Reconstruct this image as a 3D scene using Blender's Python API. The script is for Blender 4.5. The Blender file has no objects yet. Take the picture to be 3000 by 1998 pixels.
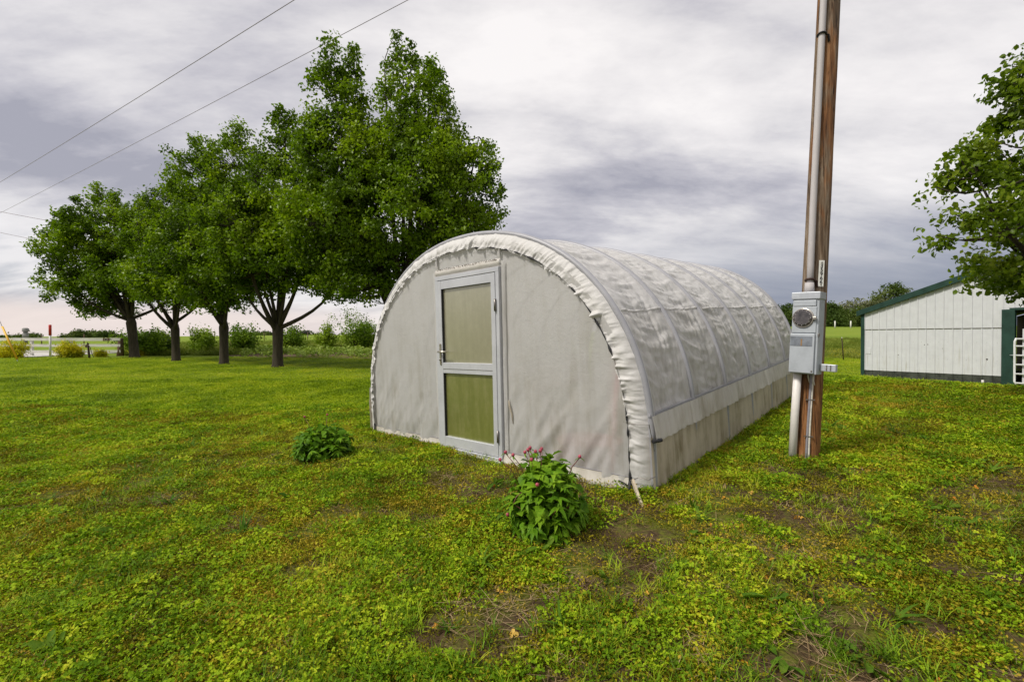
import bpy, math, random
import numpy as np
from mathutils import Vector, Matrix

random.seed(7)
RNG = np.random.default_rng(11)
R = math.radians
scene = bpy.context.scene
COL = scene.collection

# ------------------------------------------------------------------ camera
CAM_H = 1.36
FPX = 3000 * 16.0 / 36.0           # focal length in photograph pixels
HORIZON = 986.0
cam_d = bpy.data.cameras.new('camera'); cam_d.lens = 16.0; cam_d.sensor_width = 36.0
cam_d.clip_start = 0.05; cam_d.clip_end = 6000
cam = bpy.data.objects.new('camera', cam_d); COL.objects.link(cam)
cam.location = (0, 0, CAM_H)
cam.rotation_euler = (R(90) - math.atan((999 - HORIZON) / FPX), 0, 0)
scene.camera = cam

# ------------------------------------------------------------------ sky and sun
SUN_DIR = Vector((-0.58, -0.26, 0.77)).normalized()      # towards the sun behind thin cloud
world = bpy.data.worlds.new('World'); scene.world = world; world.use_nodes = True


class NT:
    """small helper to write node trees"""
    def __init__(self, tree):
        self.t = tree; self.n = tree.nodes; self.l = tree.links

    def new(self, kind, **kw):
        nd = self.n.new(kind)
        for k, v in kw.items():
            setattr(nd, k, v)
        return nd

    def link(self, a, b):
        self.l.new(a, b)

    def put(self, sock, v):
        if hasattr(v, 'is_linked') or isinstance(v, bpy.types.NodeSocket):
            self.l.new(v, sock)
        elif isinstance(v, (tuple, list)) and len(v) == 3 and sock.type == 'RGBA':
            sock.default_value = (*v, 1)
        else:
            sock.default_value = v

    def math(self, op, a, b=0.0, c=None, clamp=False):
        nd = self.new('ShaderNodeMath', operation=op); nd.use_clamp = clamp
        self.put(nd.inputs[0], a); self.put(nd.inputs[1], b)
        if c is not None:
            self.put(nd.inputs[2], c)
        return nd.outputs[0]

    def vmath(self, op, a, b=None, s=None):
        nd = self.new('ShaderNodeVectorMath', operation=op)
        self.put(nd.inputs[0], a)
        if b is not None:
            self.put(nd.inputs[1], b)
        if s is not None:
            self.put(nd.inputs['Scale'], s)
        return nd.outputs[0]

    def mix(self, f, a, b, blend='MIX'):
        nd = self.new('ShaderNodeMix', data_type='RGBA', blend_type=blend)
        self.put(nd.inputs[0], f); self.put(nd.inputs[6], a); self.put(nd.inputs[7], b)
        return nd.outputs[2]

    def noise(self, vec, scale, detail=4, rough=0.55, distort=0.0):
        nd = self.new('ShaderNodeTexNoise'); nd.inputs['Scale'].default_value = scale
        nd.inputs['Detail'].default_value = detail; nd.inputs['Roughness'].default_value = rough
        nd.inputs['Distortion'].default_value = distort
        if vec is not None:
            self.put(nd.inputs['Vector'], vec)
        return nd.outputs[0]

    def sstep(self, v, lo, hi, a=0.0, b=1.0):
        nd = self.new('ShaderNodeMapRange', interpolation_type='SMOOTHSTEP')
        self.put(nd.inputs[0], v); nd.inputs[1].default_value = lo; nd.inputs[2].default_value = hi
        nd.inputs[3].default_value = a; nd.inputs[4].default_value = b
        return nd.outputs[0]

    def ramp(self, v, stops):
        nd = self.new('ShaderNodeValToRGB'); e = nd.color_ramp.elements
        while len(e) < len(stops):
            e.new(0.5)
        for i, (p, c) in enumerate(stops):
            e[i].position = p; e[i].color = (*c, 1)
        self.put(nd.inputs[0], v)
        return nd.outputs[0]

    def mapping(self, vec, loc=(0, 0, 0), rot=(0, 0, 0), scale=(1, 1, 1)):
        nd = self.new('ShaderNodeMapping'); self.put(nd.inputs[0], vec)
        nd.inputs[1].default_value = loc; nd.inputs[2].default_value = rot; nd.inputs[3].default_value = scale
        return nd.outputs[0]


SKX, SKY_ = 9.1, -1.7
w = NT(world.node_tree); w.n.clear()
wtc = w.new('ShaderNodeTexCoord')
sep = w.new('ShaderNodeSeparateXYZ'); w.link(wtc.outputs['Generated'], sep.inputs[0])
dx, dy, dz = sep.outputs
el = w.math('MAXIMUM', dz, 0.0)
plane = w.vmath('SCALE', wtc.outputs['Generated'], s=w.math('DIVIDE', 1.0, w.math('ADD', el, 0.26)))
pA = w.mapping(plane, loc=(SKX, SKY_, 0), rot=(0, 0, R(32)), scale=(0.72, 1.15, 0.0))
nA = w.noise(pA, 1.25, 9, 0.60, 0.25)
pB = w.mapping(plane, loc=(7.7, 1.9, 0), rot=(0, 0, R(-10)), scale=(0.6, 1.6, 0.0))
nB = w.noise(pB, 2.6, 8, 0.60, 0.20)
pC = w.mapping(plane, loc=(1.7 + SKX, 5.2, 0), rot=(0, 0, R(10)), scale=(1, 1, 0.0))
nC = w.noise(pC, 0.60, 3, 0.5, 0.2)
cl = w.math('ADD', w.math('ADD', w.math('MULTIPLY', nA, 0.56), w.math('MULTIPLY', nB, 0.24)), w.math('MULTIPLY', nC, 0.28))
az = w.math('ARCTAN2', dx, dy)                                  # 0 straight ahead, + to the right
cl = w.math('ADD', cl, w.math('MULTIPLY', w.sstep(az, -1.3, -0.1, -0.03, 0.035), w.sstep(el, 0.12, 0.5)))
cloud = w.ramp(cl, [(0.43, (0.160, 0.157, 0.180)), (0.50, (0.242, 0.234, 0.250)), (0.55, (0.315, 0.304, 0.308)), (0.595, (0.365, 0.351, 0.349)), (0.65, (0.41, 0.394, 0.387))])
storm = w.math('MULTIPLY', w.sstep(az, 0.02, 0.55), w.sstep(el, 0.08, 0.30, 1.0, 0.0))
stormc = w.ramp(w.math('ADD', w.math('MULTIPLY', nB, 0.5), w.math('MULTIPLY', el, 1.3)), [(0.28, (0.091, 0.101, 0.137)), (0.42, (0.124, 0.131, 0.162)), (0.66, (0.249, 0.241, 0.249))])
c1 = w.mix(w.math('MULTIPLY', storm, 0.92), cloud, stormc)
band = w.math('MULTIPLY', w.sstep(az, -0.65, -0.10, 1.0, 0.0), w.sstep(el, 0.10, 0.24, 1.0, 0.0))
bandc = w.ramp(w.math('ADD', w.math('MULTIPLY', nB, 0.75), w.math('MULTIPLY', nA, 0.25)), [(0.42, (0.178, 0.189, 0.217)), (0.55, (0.332, 0.324, 0.332))])
c1 = w.mix(w.math('MULTIPLY', band, 0.65), c1, bandc)
warm = w.math('MULTIPLY', w.sstep(az, -0.55, -0.05, 1.0, 0.0), w.sstep(el, 0.035, 0.075, 1.0, 0.0))
c2 = w.mix(w.math('MULTIPLY', warm, 0.88), c1, (0.369, 0.320, 0.303))
sky = w.new('ShaderNodeTexSky', sky_type='NISHITA'); sky.sun_disc = False
sky.sun_elevation = math.asin(SUN_DIR.z); sky.sun_rotation = math.atan2(SUN_DIR.x, SUN_DIR.y)
sky.air_density = 1.0; sky.dust_density = 2.0
c10 = w.vmath('SCALE', c2, s=10.0)
skyc = w.mix(0.95, sky.outputs[0], c10)
bg = w.new('ShaderNodeBackground'); bg.inputs[1].default_value = 0.10
w.link(skyc, bg.inputs[0])
wo = w.new('ShaderNodeOutputWorld'); w.link(bg.outputs[0], wo.inputs[0])

sun_d = bpy.data.lights.new('sun', 'SUN'); sun_d.energy = 1.5; sun_d.angle = R(11); sun_d.color = (1.0, 0.95, 0.87)
sun = bpy.data.objects.new('sun', sun_d); COL.objects.link(sun)
sun.rotation_euler = (-SUN_DIR).to_track_quat('-Z', 'Y').to_euler()

scene.view_settings.view_transform = 'Standard'; scene.view_settings.look = 'None'
scene.view_settings.exposure = 1.28; scene.view_settings.gamma = 1.0
scene.view_settings.use_curve_mapping = False
scene.cycles.max_bounces = 8; scene.cycles.transparent_max_bounces = 12
scene.cycles.use_denoising = True

# ------------------------------------------------------------------ terrain
PA, PB = 0.0527, 0.0256           # local slope of the greenhouse plot


def sm(x, a, b):
    t = np.clip((np.asarray(x, float) - a) / (b - a), 0, 1)
    return t * t * (3 - 2 * t)


def ground_z(x, y):
    x = np.asarray(x, float); y = np.asarray(y, float)
    r = np.hypot(x - 1.5, y - 5.0)
    wn = 1 - sm(r, 5.4, 10.5)
    near = PA * x + PB * y
    u = x / np.maximum(y, 8.0)
    slope = 0.002 + 0.019 * sm(u, -1.15, -0.30) + 0.040 * sm(u, -0.15, 0.62)
    run = np.maximum(y - 21.0, 0.0); run = run * run / (run + 8.0)
    run = 105.0 * (1 - np.exp(-run / 105.0)) + 0.06 * run
    far = 0.12 - 0.05 * sm(x, 7.0, 11.0) * (1 - sm(y, 18, 24)) + slope * run
    behind = np.minimum(y, 0) * 0.0
    return wn * near + (1 - wn) * far + behind + 0.012 * np.sin(x * 1.7 + 0.6 * y) * np.sin(y * 1.3 - 0.4 * x)


def gz(x, y):
    return float(ground_z(x, y))


def at_t(px, py, t):
    """point seen at a photograph pixel, t metres ahead"""
    return Vector(((px - 1500) / FPX * t, t, CAM_H + (HORIZON - py) / FPX * t))


def at(px, py):
    """where the line of sight of a pixel meets the ground"""
    ts = np.geomspace(1.0, 400, 4000)
    x = (px - 1500) / FPX * ts; z = CAM_H + (HORIZON - py) / FPX * ts
    d = z - ground_z(x, ts)
    k = int(np.argmax(d < 0)) or len(ts) - 1
    t = ts[k]
    return Vector((float(x[k]), float(t), gz(x[k], t)))


def on(px, t):
    """ground point t metres ahead in the column of a pixel"""
    x = (px - 1500) / FPX * t
    return Vector((x, t, gz(x, t)))


# ------------------------------------------------------------------ noise in numpy
def vnoise(x, y, seed=0):
    x = np.asarray(x, float); y = np.asarray(y, float)
    xi = np.floor(x).astype(np.int64); yi = np.floor(y).astype(np.int64)
    xf = x - xi; yf = y - yi

    def h(a, b):
        n = (a * 374761393 + b * 668265263 + seed * 974711) & 0x7fffffff
        n = ((n ^ (n >> 13)) * 1274126177) & 0x7fffffff
        n = n ^ (n >> 16)
        return (n & 0xffff) / 65535.0
    u = xf * xf * (3 - 2 * xf); v = yf * yf * (3 - 2 * yf)
    return (h(xi, yi) * (1 - u) + h(xi + 1, yi) * u) * (1 - v) + (h(xi, yi + 1) * (1 - u) + h(xi + 1, yi + 1) * u) * v


def fbm(x, y, seed=0, oct=4):
    s = 0; a = 0.5; tot = 0
    for i in range(oct):
        s = s + a * vnoise(np.asarray(x) * 2 ** i, np.asarray(y) * 2 ** i, seed + i * 17); tot += a; a *= 0.55
    return s / tot


# ------------------------------------------------------------------ materials
MATS = {}


def mat(name):
    m = bpy.data.materials.new(name); m.use_nodes = True
    nt = NT(m.node_tree); nt.n.clear()
    MATS[name] = m
    return m, nt


def finish(nt, shader, disp=None):
    o = nt.new('ShaderNodeOutputMaterial'); nt.link(shader, o.inputs[0])


def principled(nt, color, rough=0.6, metal=0.0, spec=0.4, normal=None, **kw):
    p = nt.new('ShaderNodeBsdfPrincipled')
    nt.put(p.inputs['Base Color'], color); nt.put(p.inputs['Roughness'], rough)
    p.inputs['Metallic'].default_value = metal; p.inputs['Specular IOR Level'].default_value = spec
    if normal is not None:
        nt.link(normal, p.inputs['Normal'])
    for k, v in kw.items():
        nt.put(p.inputs[k], v)
    return p.outputs[0]


def bump(nt, h, strength=0.3, dist=0.01):
    b = nt.new('ShaderNodeBump'); b.inputs['Strength'].default_value = strength; b.inputs['Distance'].default_value = dist
    nt.put(b.inputs['Height'], h)
    return b.outputs[0]


def coords(nt, kind='Object'):
    return nt.new('ShaderNodeTexCoord').outputs[kind]


def position(nt):
    return nt.new('ShaderNodeNewGeometry').outputs['Position']


def plain(name, color, rough=0.6, metal=0.0, var=0.18, scale=9.0, spec=0.4, bmp=0.15, stretch=(1, 1, 1)):
    """paint, metal or plastic with mottling, soiling and a little relief"""
    m, nt = mat(name)
    v = nt.mapping(coords(nt), scale=stretch)
    n1 = nt.noise(v, scale, 6, 0.6)
    n2 = nt.noise(v, scale * 7.3, 4, 0.6)
    f = nt.math('ADD', nt.math('MULTIPLY', n1, 0.7), nt.math('MULTIPLY', n2, 0.3))
    dark = tuple(c * (1 - var * 1.6) for c in color); light = tuple(min(1, c * (1 + var)) for c in color)
    col = nt.ramp(f, [(0.32, dark), (0.52, color), (0.70, light)])
    r = nt.math('ADD', rough - 0.12, nt.math('MULTIPLY', n1, 0.24), clamp=True)
    finish(nt, principled(nt, col, r, metal, spec, bump(nt, f, bmp, 0.01)))
    return m


def leafmat(name, stops, transl=0.30, rough=0.5, spec=0.35, pscale=0.9, rnd=0.35, tcol=None, boost=1.5):
    """foliage: colour from the place it grows and from leaf to leaf"""
    m, nt = mat(name)
    pos = position(nt)
    n = nt.math('ADD', nt.math('MULTIPLY', nt.noise(pos, pscale, 3, 0.6), boost), 0.5 - 0.5 * boost)
    spec = spec * 0.35
    info = nt.new('ShaderNodeObjectInfo').outputs['Random']
    fine = nt.noise(pos, max(pscale * 23, 18.0), 2, 0.5)
    f = nt.math('ADD', nt.math('MULTIPLY', n, 1.0), nt.math('MULTIPLY', nt.math('SUBTRACT', info, 0.5), rnd))
    f = nt.math('ADD', f, nt.math('MULTIPLY', nt.math('SUBTRACT', fine, 0.5), 0.80))
    col = nt.ramp(f, stops)
    p = principled(nt, col, rough, 0, spec)
    tr = nt.new('ShaderNodeBsdfTranslucent')
    tc = nt.mix(1.0, col, tcol or (1.0, 1.1, 0.45), 'MULTIPLY')
    nt.link(tc, tr.inputs[0])
    mx = nt.new('ShaderNodeMixShader'); mx.inputs[0].default_value = transl
    nt.link(p, mx.inputs[1]); nt.link(tr.outputs[0], mx.inputs[2])
    finish(nt, mx.outputs[0])
    return m


# ------------------------------------------------------------------ mesh helpers
class MB:
    def __init__(self):
        self.v = []; self.f = []

    def add(self, verts, faces):
        o = len(self.v)
        self.v.extend([tuple(float(c) for c in p) for p in verts]); self.f.extend([tuple(i + o for i in q) for q in faces])
        return self

    def box(self, c, s, rot=None, bev=0.0):
        hx, hy, hz = s[0] / 2, s[1] / 2, s[2] / 2
        if bev > 0:
            b = min(bev, hx * .45, hy * .45, hz * .45)
            pts = []
            for z, k in ((-hz, 1), (-hz + b, 0), (hz - b, 0), (hz, 1)):
                i = b * k
                ring = [(hx - i, hy - b - i * 0), (hx - b, hy - i), (-hx + b, hy - i), (-hx + i, hy - b), (-hx + i, -hy + b), (-hx + b, -hy + i), (hx - b, -hy + i), (hx - i, -hy + b)]
                pts += [(x, y, z) for x, y in ring]
            fs = [tuple(range(7, -1, -1)), tuple(range(24, 32))]
            for r in range(3):
                for k in range(8):
                    a = r * 8 + k; b2 = r * 8 + (k + 1) % 8
                    fs.append((a, b2, b2 + 8, a + 8))
        else:
            pts = [(sx * hx, sy * hy, sz * hz) for sz in (-1, 1) for sy in (-1, 1) for sx in (-1, 1)]
            fs = [(0, 2, 3, 1), (4, 5, 7, 6), (0, 1, 5, 4), (2, 6, 7, 3), (0, 4, 6, 2), (1, 3, 7, 5)]
        M = rot if rot is not None else Matrix.Identity(3)
        c = Vector(c)
        return self.add([c + M @ Vector(p) for p in pts], fs)

    def tube(self, pts, rad, n=8, cap=True):
        pts = [Vector(p) for p in pts]
        if not hasattr(rad, '__len__'):
            rad = [rad] * len(pts)
        vs = []; fs = []
        prev = None
        for i, p in enumerate(pts):
            d = (pts[min(i + 1, len(pts) - 1)] - pts[max(i - 1, 0)])
            d = d.normalized() if d.length > 1e-9 else Vector((0, 0, 1))
            if prev is None:
                a = d.orthogonal().normalized()
            else:
                a = (prev - d * prev.dot(d))
                a = a.normalized() if a.length > 1e-6 else d.orthogonal().normalized()
            prev = a
            b = d.cross(a)
            for k in range(n):
                t = 2 * math.pi * k / n
                vs.append(p + (a * math.cos(t) + b * math.sin(t)) * rad[i])
        for i in range(len(pts) - 1):
            for k in range(n):
                k2 = (k + 1) % n
                fs.append((i * n + k, i * n + k2, (i + 1) * n + k2, (i + 1) * n + k))
        if cap:
            fs.append(tuple(range(n - 1, -1, -1))); m = (len(pts) - 1) * n; fs.append(tuple(range(m, m + n)))
        return self.add(vs, fs)

    def sphere(self, c, r, n=10, m=7):
        if not hasattr(r, '__len__'):
            r = (r, r, r)
        vs = []; fs = []
        for i in range(m + 1):
            a = math.pi * i / m
            for k in range(n):
                t = 2 * math.pi * k / n
                vs.append((c[0] + r[0] * math.sin(a) * math.cos(t), c[1] + r[1] * math.sin(a) * math.sin(t), c[2] + r[2] * math.cos(a)))
        for i in range(m):
            for k in range(n):
                k2 = (k + 1) % n
                fs.append((i * n + k, (i + 1) * n + k, (i + 1) * n + k2, i * n + k2))
        return self.add(vs, fs)

    def grid(self, P):
        """P: array (a, b, 3)"""
        a, b = P.shape[:2]
        fs = [(i * b + j, i * b + j + 1, (i + 1) * b + j + 1, (i + 1) * b + j) for i in range(a - 1) for j in range(b - 1)]
        return self.add(P.reshape(-1, 3), fs)

    def mesh(self, name, smooth=False):
        me = bpy.data.meshes.new(name); me.from_pydata(self.v, [], self.f); me.update()
        if smooth:
            me.shade_smooth()
        return me

    def build(self, name, m, parent=None, smooth=False, bevel=0.0):
        return link(name, self.mesh(name, smooth), m, parent, bevel)


def link(name, me, m, parent=None, bevel=0.0):
    o = bpy.data.objects.new(name, me); COL.objects.link(o)
    if m is not None and not me.materials:
        me.materials.append(MATS[m] if isinstance(m, str) else m)
    if parent is not None:
        o.parent = parent
    if bevel:
        b = o.modifiers.new('bevel', 'BEVEL'); b.width = bevel; b.segments = 2; b.limit_method = 'ANGLE'
    return o


def quick_mesh(name, V, F):
    """V (n,3), F (m,k) with constant k"""
    V = np.asarray(V, np.float32); F = np.asarray(F, np.int32)
    me = bpy.data.meshes.new(name)
    me.vertices.add(len(V)); me.vertices.foreach_set('co', V.ravel())
    k = F.shape[1]
    me.loops.add(F.size); me.loops.foreach_set('vertex_index', F.ravel())
    me.polygons.add(len(F)); me.polygons.foreach_set('loop_start', np.arange(0, F.size, k, dtype=np.int32))
    me.update(calc_edges=True)
    return me


def tag(o, label=None, cat=None, group=None, kind=None):
    if label: o['label'] = label
    if cat: o['category'] = cat
    if group: o['group'] = group
    if kind: o['kind'] = kind
    return o


def empty(name, loc, label=None, cat=None, group=None, rz=0.0):
    o = bpy.data.objects.new(name, None); COL.objects.link(o); o.location = loc; o.rotation_euler = (0, 0, rz)
    o.empty_display_size = 0.1
    return tag(o, label, cat, group)


def rotz(a):
    return Matrix.Rotation(a, 3, 'Z')


# ================================================================== MATERIALS
# ground: soil, moss and short turf near by, pasture far away
m, nt = mat('ground_soil')
pos = position(nt)
n1 = nt.noise(pos, 1.1, 5, 0.6); n2 = nt.noise(pos, 9.0, 5, 0.65); n3 = nt.noise(pos, 55.0, 3, 0.6)
soil = nt.ramp(nt.math('ADD', nt.math('MULTIPLY', n2, 0.6), nt.math('MULTIPLY', n3, 0.4)), [(0.30, (0.030, 0.019, 0.010)), (0.50, (0.070, 0.046, 0.024)), (0.70, (0.12, 0.083, 0.045))])
moss = nt.ramp(n3, [(0.3, (0.045, 0.060, 0.006)), (0.55, (0.10, 0.115, 0.012)), (0.75, (0.17, 0.165, 0.022))])
near = nt.mix(nt.sstep(nt.math('ADD', nt.math('MULTIPLY', n1, 0.5), nt.math('MULTIPLY', n2, 0.5)), 0.44, 0.58), soil, moss)
# mown lawn further off
sp = nt.new('ShaderNodeSeparateXYZ'); nt.link(pos, sp.inputs[0])
nl = nt.noise(nt.mapping(pos, scale=(0.5, 1.1, 0.5)), 0.8, 5, 0.65); nl2 = nt.noise(pos, 14.0, 4, 0.7)
lawnc = nt.ramp(nt.math('ADD', nt.math('MULTIPLY', nl, 0.62), nt.math('MULTIPLY', nl2, 0.38)), [(0.30, (0.060, 0.095, 0.006)), (0.47, (0.125, 0.175, 0.010)), (0.60, (0.195, 0.230, 0.014)), (0.75, (0.25, 0.26, 0.03))])
far = nt.sstep(sp.outputs[1], 3.6, 7.0)
c = nt.mix(far, near, lawnc)
pn = nt.math('ADD', nt.math('MULTIPLY', nt.noise(nt.mapping(pos, scale=(0.10, 0.25, 0.2)), 1.0, 5, 0.65), 0.6), nt.math('MULTIPLY', nt.noise(nt.mapping(pos, scale=(1.0, 0.6, 1.0)), 2.0, 5, 0.75), 0.4))
past = nt.ramp(pn, [(0.30, (0.100, 0.155, 0.012)), (0.50, (0.150, 0.210, 0.018)), (0.70, (0.21, 0.25, 0.035))])
c = nt.mix(nt.sstep(sp.outputs[1], 21.5, 26.0), c, past)
hgt = nt.math('ADD', nt.math('MULTIPLY', n2, 0.6), nt.math('MULTIPLY', n3, 0.4))
finish(nt, principled(nt, c, 0.95, 0, 0.1, bump(nt, hgt, 0.8, 0.03)))

# greenhouse film
def film(name, col, transp, dirt, dirtcol=(0.30, 0.28, 0.20), zstreak=True, gloss=0.35, transl=0.22):
    m, nt = mat(name)
    co = coords(nt)
    sp = nt.new('ShaderNodeSeparateXYZ'); nt.link(co, sp.inputs[0])
    n1 = nt.noise(nt.mapping(co, scale=(5.0, 5.0, 0.55)), 2.2, 6, 0.65)
    n2 = nt.noise(co, 3.0, 6, 0.6)
    n3 = nt.noise(co, 60.0, 3, 0.6)
    d = nt.math('ADD', nt.math('MULTIPLY', n1, 0.55), nt.math('MULTIPLY', n2, 0.45))
    fall = nt.sstep(sp.outputs[2], 0.0, 1.5, 1.0, 0.35)
    df = nt.math('MULTIPLY', nt.math('MULTIPLY', nt.sstep(d, 0.42, 0.72), fall), dirt)
    spots = nt.math('MULTIPLY', nt.sstep(nt.noise(co, 38.0, 2, 0.5), 0.75, 0.80), 0.35)
    colr = nt.mix(df, col, dirtcol)
    colr = nt.mix(spots, colr, (0.16, 0.14, 0.11))
    wv = nt.new('ShaderNodeTexWave', wave_type='BANDS', bands_direction='Z'); wv.inputs['Scale'].default_value = 70; wv.inputs['Distortion'].default_value = 1.5
    nt.link(co, wv.inputs[0])
    wx = nt.new('ShaderNodeTexWave', wave_type='BANDS', bands_direction='X'); wx.inputs['Scale'].default_value = 70; wx.inputs['Distortion'].default_value = 1.5
    nt.link(co, wx.inputs[0])
    weave = nt.math('ADD', wv.outputs['Fac'], wx.outputs['Fac'])
    cr = nt.noise(nt.mapping(co, scale=(1.0, 0.7, 1.0)), 16.0, 5, 0.7, 0.8)
    h = nt.math('ADD', nt.math('MULTIPLY', weave, 0.06), nt.math('ADD', nt.math('MULTIPLY', n2, 0.5), nt.math('ADD', nt.math('MULTIPLY', cr, 0.55), nt.math('MULTIPLY', n3, 0.12))))
    nb = bump(nt, h, 0.40, 0.03)
    p = principled(nt, colr, 0.42, 0, gloss, nb)
    tr = nt.new('ShaderNodeBsdfTranslucent'); nt.link(colr, tr.inputs[0])
    mx = nt.new('ShaderNodeMixShader'); mx.inputs[0].default_value = transl
    nt.link(p, mx.inputs[1]); nt.link(tr.outputs[0], mx.inputs[2])
    tp = nt.new('ShaderNodeBsdfTransparent')
    mx2 = nt.new('ShaderNodeMixShader'); mx2.inputs[0].default_value = transp
    nt.link(mx.outputs[0], mx2.inputs[1]); nt.link(tp.outputs[0], mx2.inputs[2])
    finish(nt, mx2.outputs[0])


film('film_roof', (0.74, 0.725, 0.71), 0.04, 0.8, (0.38, 0.355, 0.30), transl=0.26)
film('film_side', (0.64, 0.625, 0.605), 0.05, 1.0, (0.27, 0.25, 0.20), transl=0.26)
film('film_wall', (0.69, 0.678, 0.66), 0.12, 0.95, (0.44, 0.41, 0.335), gloss=0.6, transl=0.35)
film('film_sleeve', (0.70, 0.685, 0.66), 0.0, 0.35, (0.42, 0.38, 0.30), gloss=0.5)
film('film_apron', (0.66, 0.63, 0.58), 0.0, 0.85, (0.33, 0.28, 0.19))
film('film_skirt', (0.55, 0.485, 0.375), 0.0, 1.0, (0.19, 0.15, 0.075), gloss=0.15)
film('film_flap', (0.62, 0.585, 0.515), 0.0, 0.8, (0.36, 0.30, 0.20), gloss=0.3)
plain('hoop_metal', (0.31, 0.31, 0.33), 0.45, 0.0, 0.10, 6, 0.5, 0.05)
plain('alu', (0.56, 0.57, 0.60), 0.38, 0.25, 0.08, 3, 0.5, 0.04)
plain('steel_dark', (0.25, 0.23, 0.21), 0.4, 0.8, 0.25, 14, 0.5, 0.1)
plain('brass_handle', (0.50, 0.46, 0.40), 0.3, 0.9, 0.2, 14, 0.5, 0.05)
plain('black_rubber', (0.018, 0.018, 0.020), 0.65, 0, 0.3, 20)
plain('red_paint', (0.75, 0.015, 0.03), 0.5, 0, 0.2, 8)
plain('sill_concrete', (0.50, 0.49, 0.46), 0.85, 0, 0.25, 12, 0.2, 0.4)

m, nt = mat('door_pane')
co = coords(nt)
n1 = nt.noise(nt.mapping(co, scale=(6, 6, 0.5)), 3.0, 5, 0.6); n2 = nt.noise(co, 22.0, 4, 0.6)
col = nt.ramp(nt.math('ADD', nt.math('MULTIPLY', n1, 0.6), nt.math('MULTIPLY', n2, 0.4)), [(0.3, (0.32, 0.305, 0.19)), (0.5, (0.39, 0.37, 0.24)), (0.7, (0.47, 0.45, 0.31))])
p = principled(nt, col, 0.30, 0, 0.9, bump(nt, n2, 0.05, 0.01), **{'Coat Weight': 1.0, 'Coat Roughness': 0.22})
tr = nt.new('ShaderNodeBsdfTranslucent'); nt.link(col, tr.inputs[0])
mx = nt.new('ShaderNodeMixShader'); mx.inputs[0].default_value = 0.30
nt.link(p, mx.inputs[1]); nt.link(tr.outputs[0], mx.inputs[2])
gl = nt.new('ShaderNodeBsdfGlossy'); gl.inputs['Roughness'].default_value = 0.32; nt.put(gl.inputs[0], (0.9, 0.9, 0.85))
mg_ = nt.new('ShaderNodeMixShader'); mg_.inputs[0].default_value = 0.22
nt.link(mx.outputs[0], mg_.inputs[1]); nt.link(gl.outputs[0], mg_.inputs[2])
finish(nt, mg_.outputs[0])

m, nt = mat('grass_reflection_pane')  # lower pane: reflected green of the grass painted into the base colour
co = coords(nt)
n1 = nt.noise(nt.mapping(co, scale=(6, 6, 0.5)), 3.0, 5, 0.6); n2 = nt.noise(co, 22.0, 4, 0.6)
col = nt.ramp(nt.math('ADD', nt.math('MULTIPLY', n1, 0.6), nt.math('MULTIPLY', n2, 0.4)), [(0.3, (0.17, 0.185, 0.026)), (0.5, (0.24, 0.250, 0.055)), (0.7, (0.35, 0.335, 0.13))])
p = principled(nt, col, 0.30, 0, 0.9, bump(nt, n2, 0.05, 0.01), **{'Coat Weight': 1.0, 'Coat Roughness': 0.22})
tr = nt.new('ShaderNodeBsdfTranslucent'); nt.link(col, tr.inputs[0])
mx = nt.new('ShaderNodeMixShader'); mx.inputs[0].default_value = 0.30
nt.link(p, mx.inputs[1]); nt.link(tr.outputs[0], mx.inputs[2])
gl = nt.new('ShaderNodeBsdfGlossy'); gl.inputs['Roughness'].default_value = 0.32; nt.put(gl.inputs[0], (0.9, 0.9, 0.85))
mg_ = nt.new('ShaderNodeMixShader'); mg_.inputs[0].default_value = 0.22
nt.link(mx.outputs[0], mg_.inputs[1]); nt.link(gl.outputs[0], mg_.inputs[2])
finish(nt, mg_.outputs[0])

# wood of the pole
m, nt = mat('pole_wood')
co = coords(nt)
g = nt.noise(nt.mapping(co, scale=(14, 14, 0.9)), 3.0, 7, 0.65, 0.6)
k = nt.noise(nt.mapping(co, scale=(2.2, 2.2, 0.5)), 1.6, 4, 0.6)
col = nt.ramp(g, [(0.36, (0.030, 0.020, 0.013)), (0.43, (0.13, 0.085, 0.050)), (0.54, (0.22, 0.160, 0.105)), (0.68, (0.34, 0.28, 0.21))])
sp = nt.new('ShaderNodeSeparateXYZ'); nt.link(co, sp.inputs[0])
orange = nt.ramp(g, [(0.36, (0.045, 0.020, 0.010)), (0.50, (0.23, 0.095, 0.030)), (0.72, (0.36, 0.19, 0.075))])
f = nt.math('MULTIPLY', nt.sstep(k, 0.50, 0.58), 0.85)
f = nt.math('MAXIMUM', f, nt.sstep(sp.outputs[2], 0.55, 1.25, 0.95, 0.0))
col = nt.mix(f, col, orange)
finish(nt, principled(nt, col, 0.8, 0, 0.25, bump(nt, g, 0.9, 0.02)))
plain('galv', (0.48, 0.505, 0.535), 0.42, 0.45, 0.10, 5, 0.5, 0.05)
plain('box_paint', (0.40, 0.43, 0.46), 0.45, 0.15, 0.10, 6, 0.5, 0.06)
plain('conduit_metal', (0.44, 0.415, 0.41), 0.65, 0.0, 0.12, 4, 0.5, 0.05, (1, 1, 0.2))
plain('pvc', (0.66, 0.63, 0.59), 0.45, 0, 0.08, 6)
plain('dull_plate', (0.20, 0.22, 0.25), 0.55, 0.2, 0.25, 18)
plain('rust_streak', (0.30, 0.17, 0.06), 0.8, 0, 0.3, 25)
plain('plate_white', (0.70, 0.70, 0.64), 0.5, 0, 0.12, 30)
plain('ink', (0.015, 0.015, 0.015), 0.6, 0, 0.1, 20)
plain('wire_white', (0.62, 0.58, 0.50), 0.6, 0, 0.2, 30)
plain('wire_grey', (0.24, 0.23, 0.25), 0.5, 0, 0.15, 30)
m, nt = mat('meter_glass')
co = coords(nt)
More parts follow.
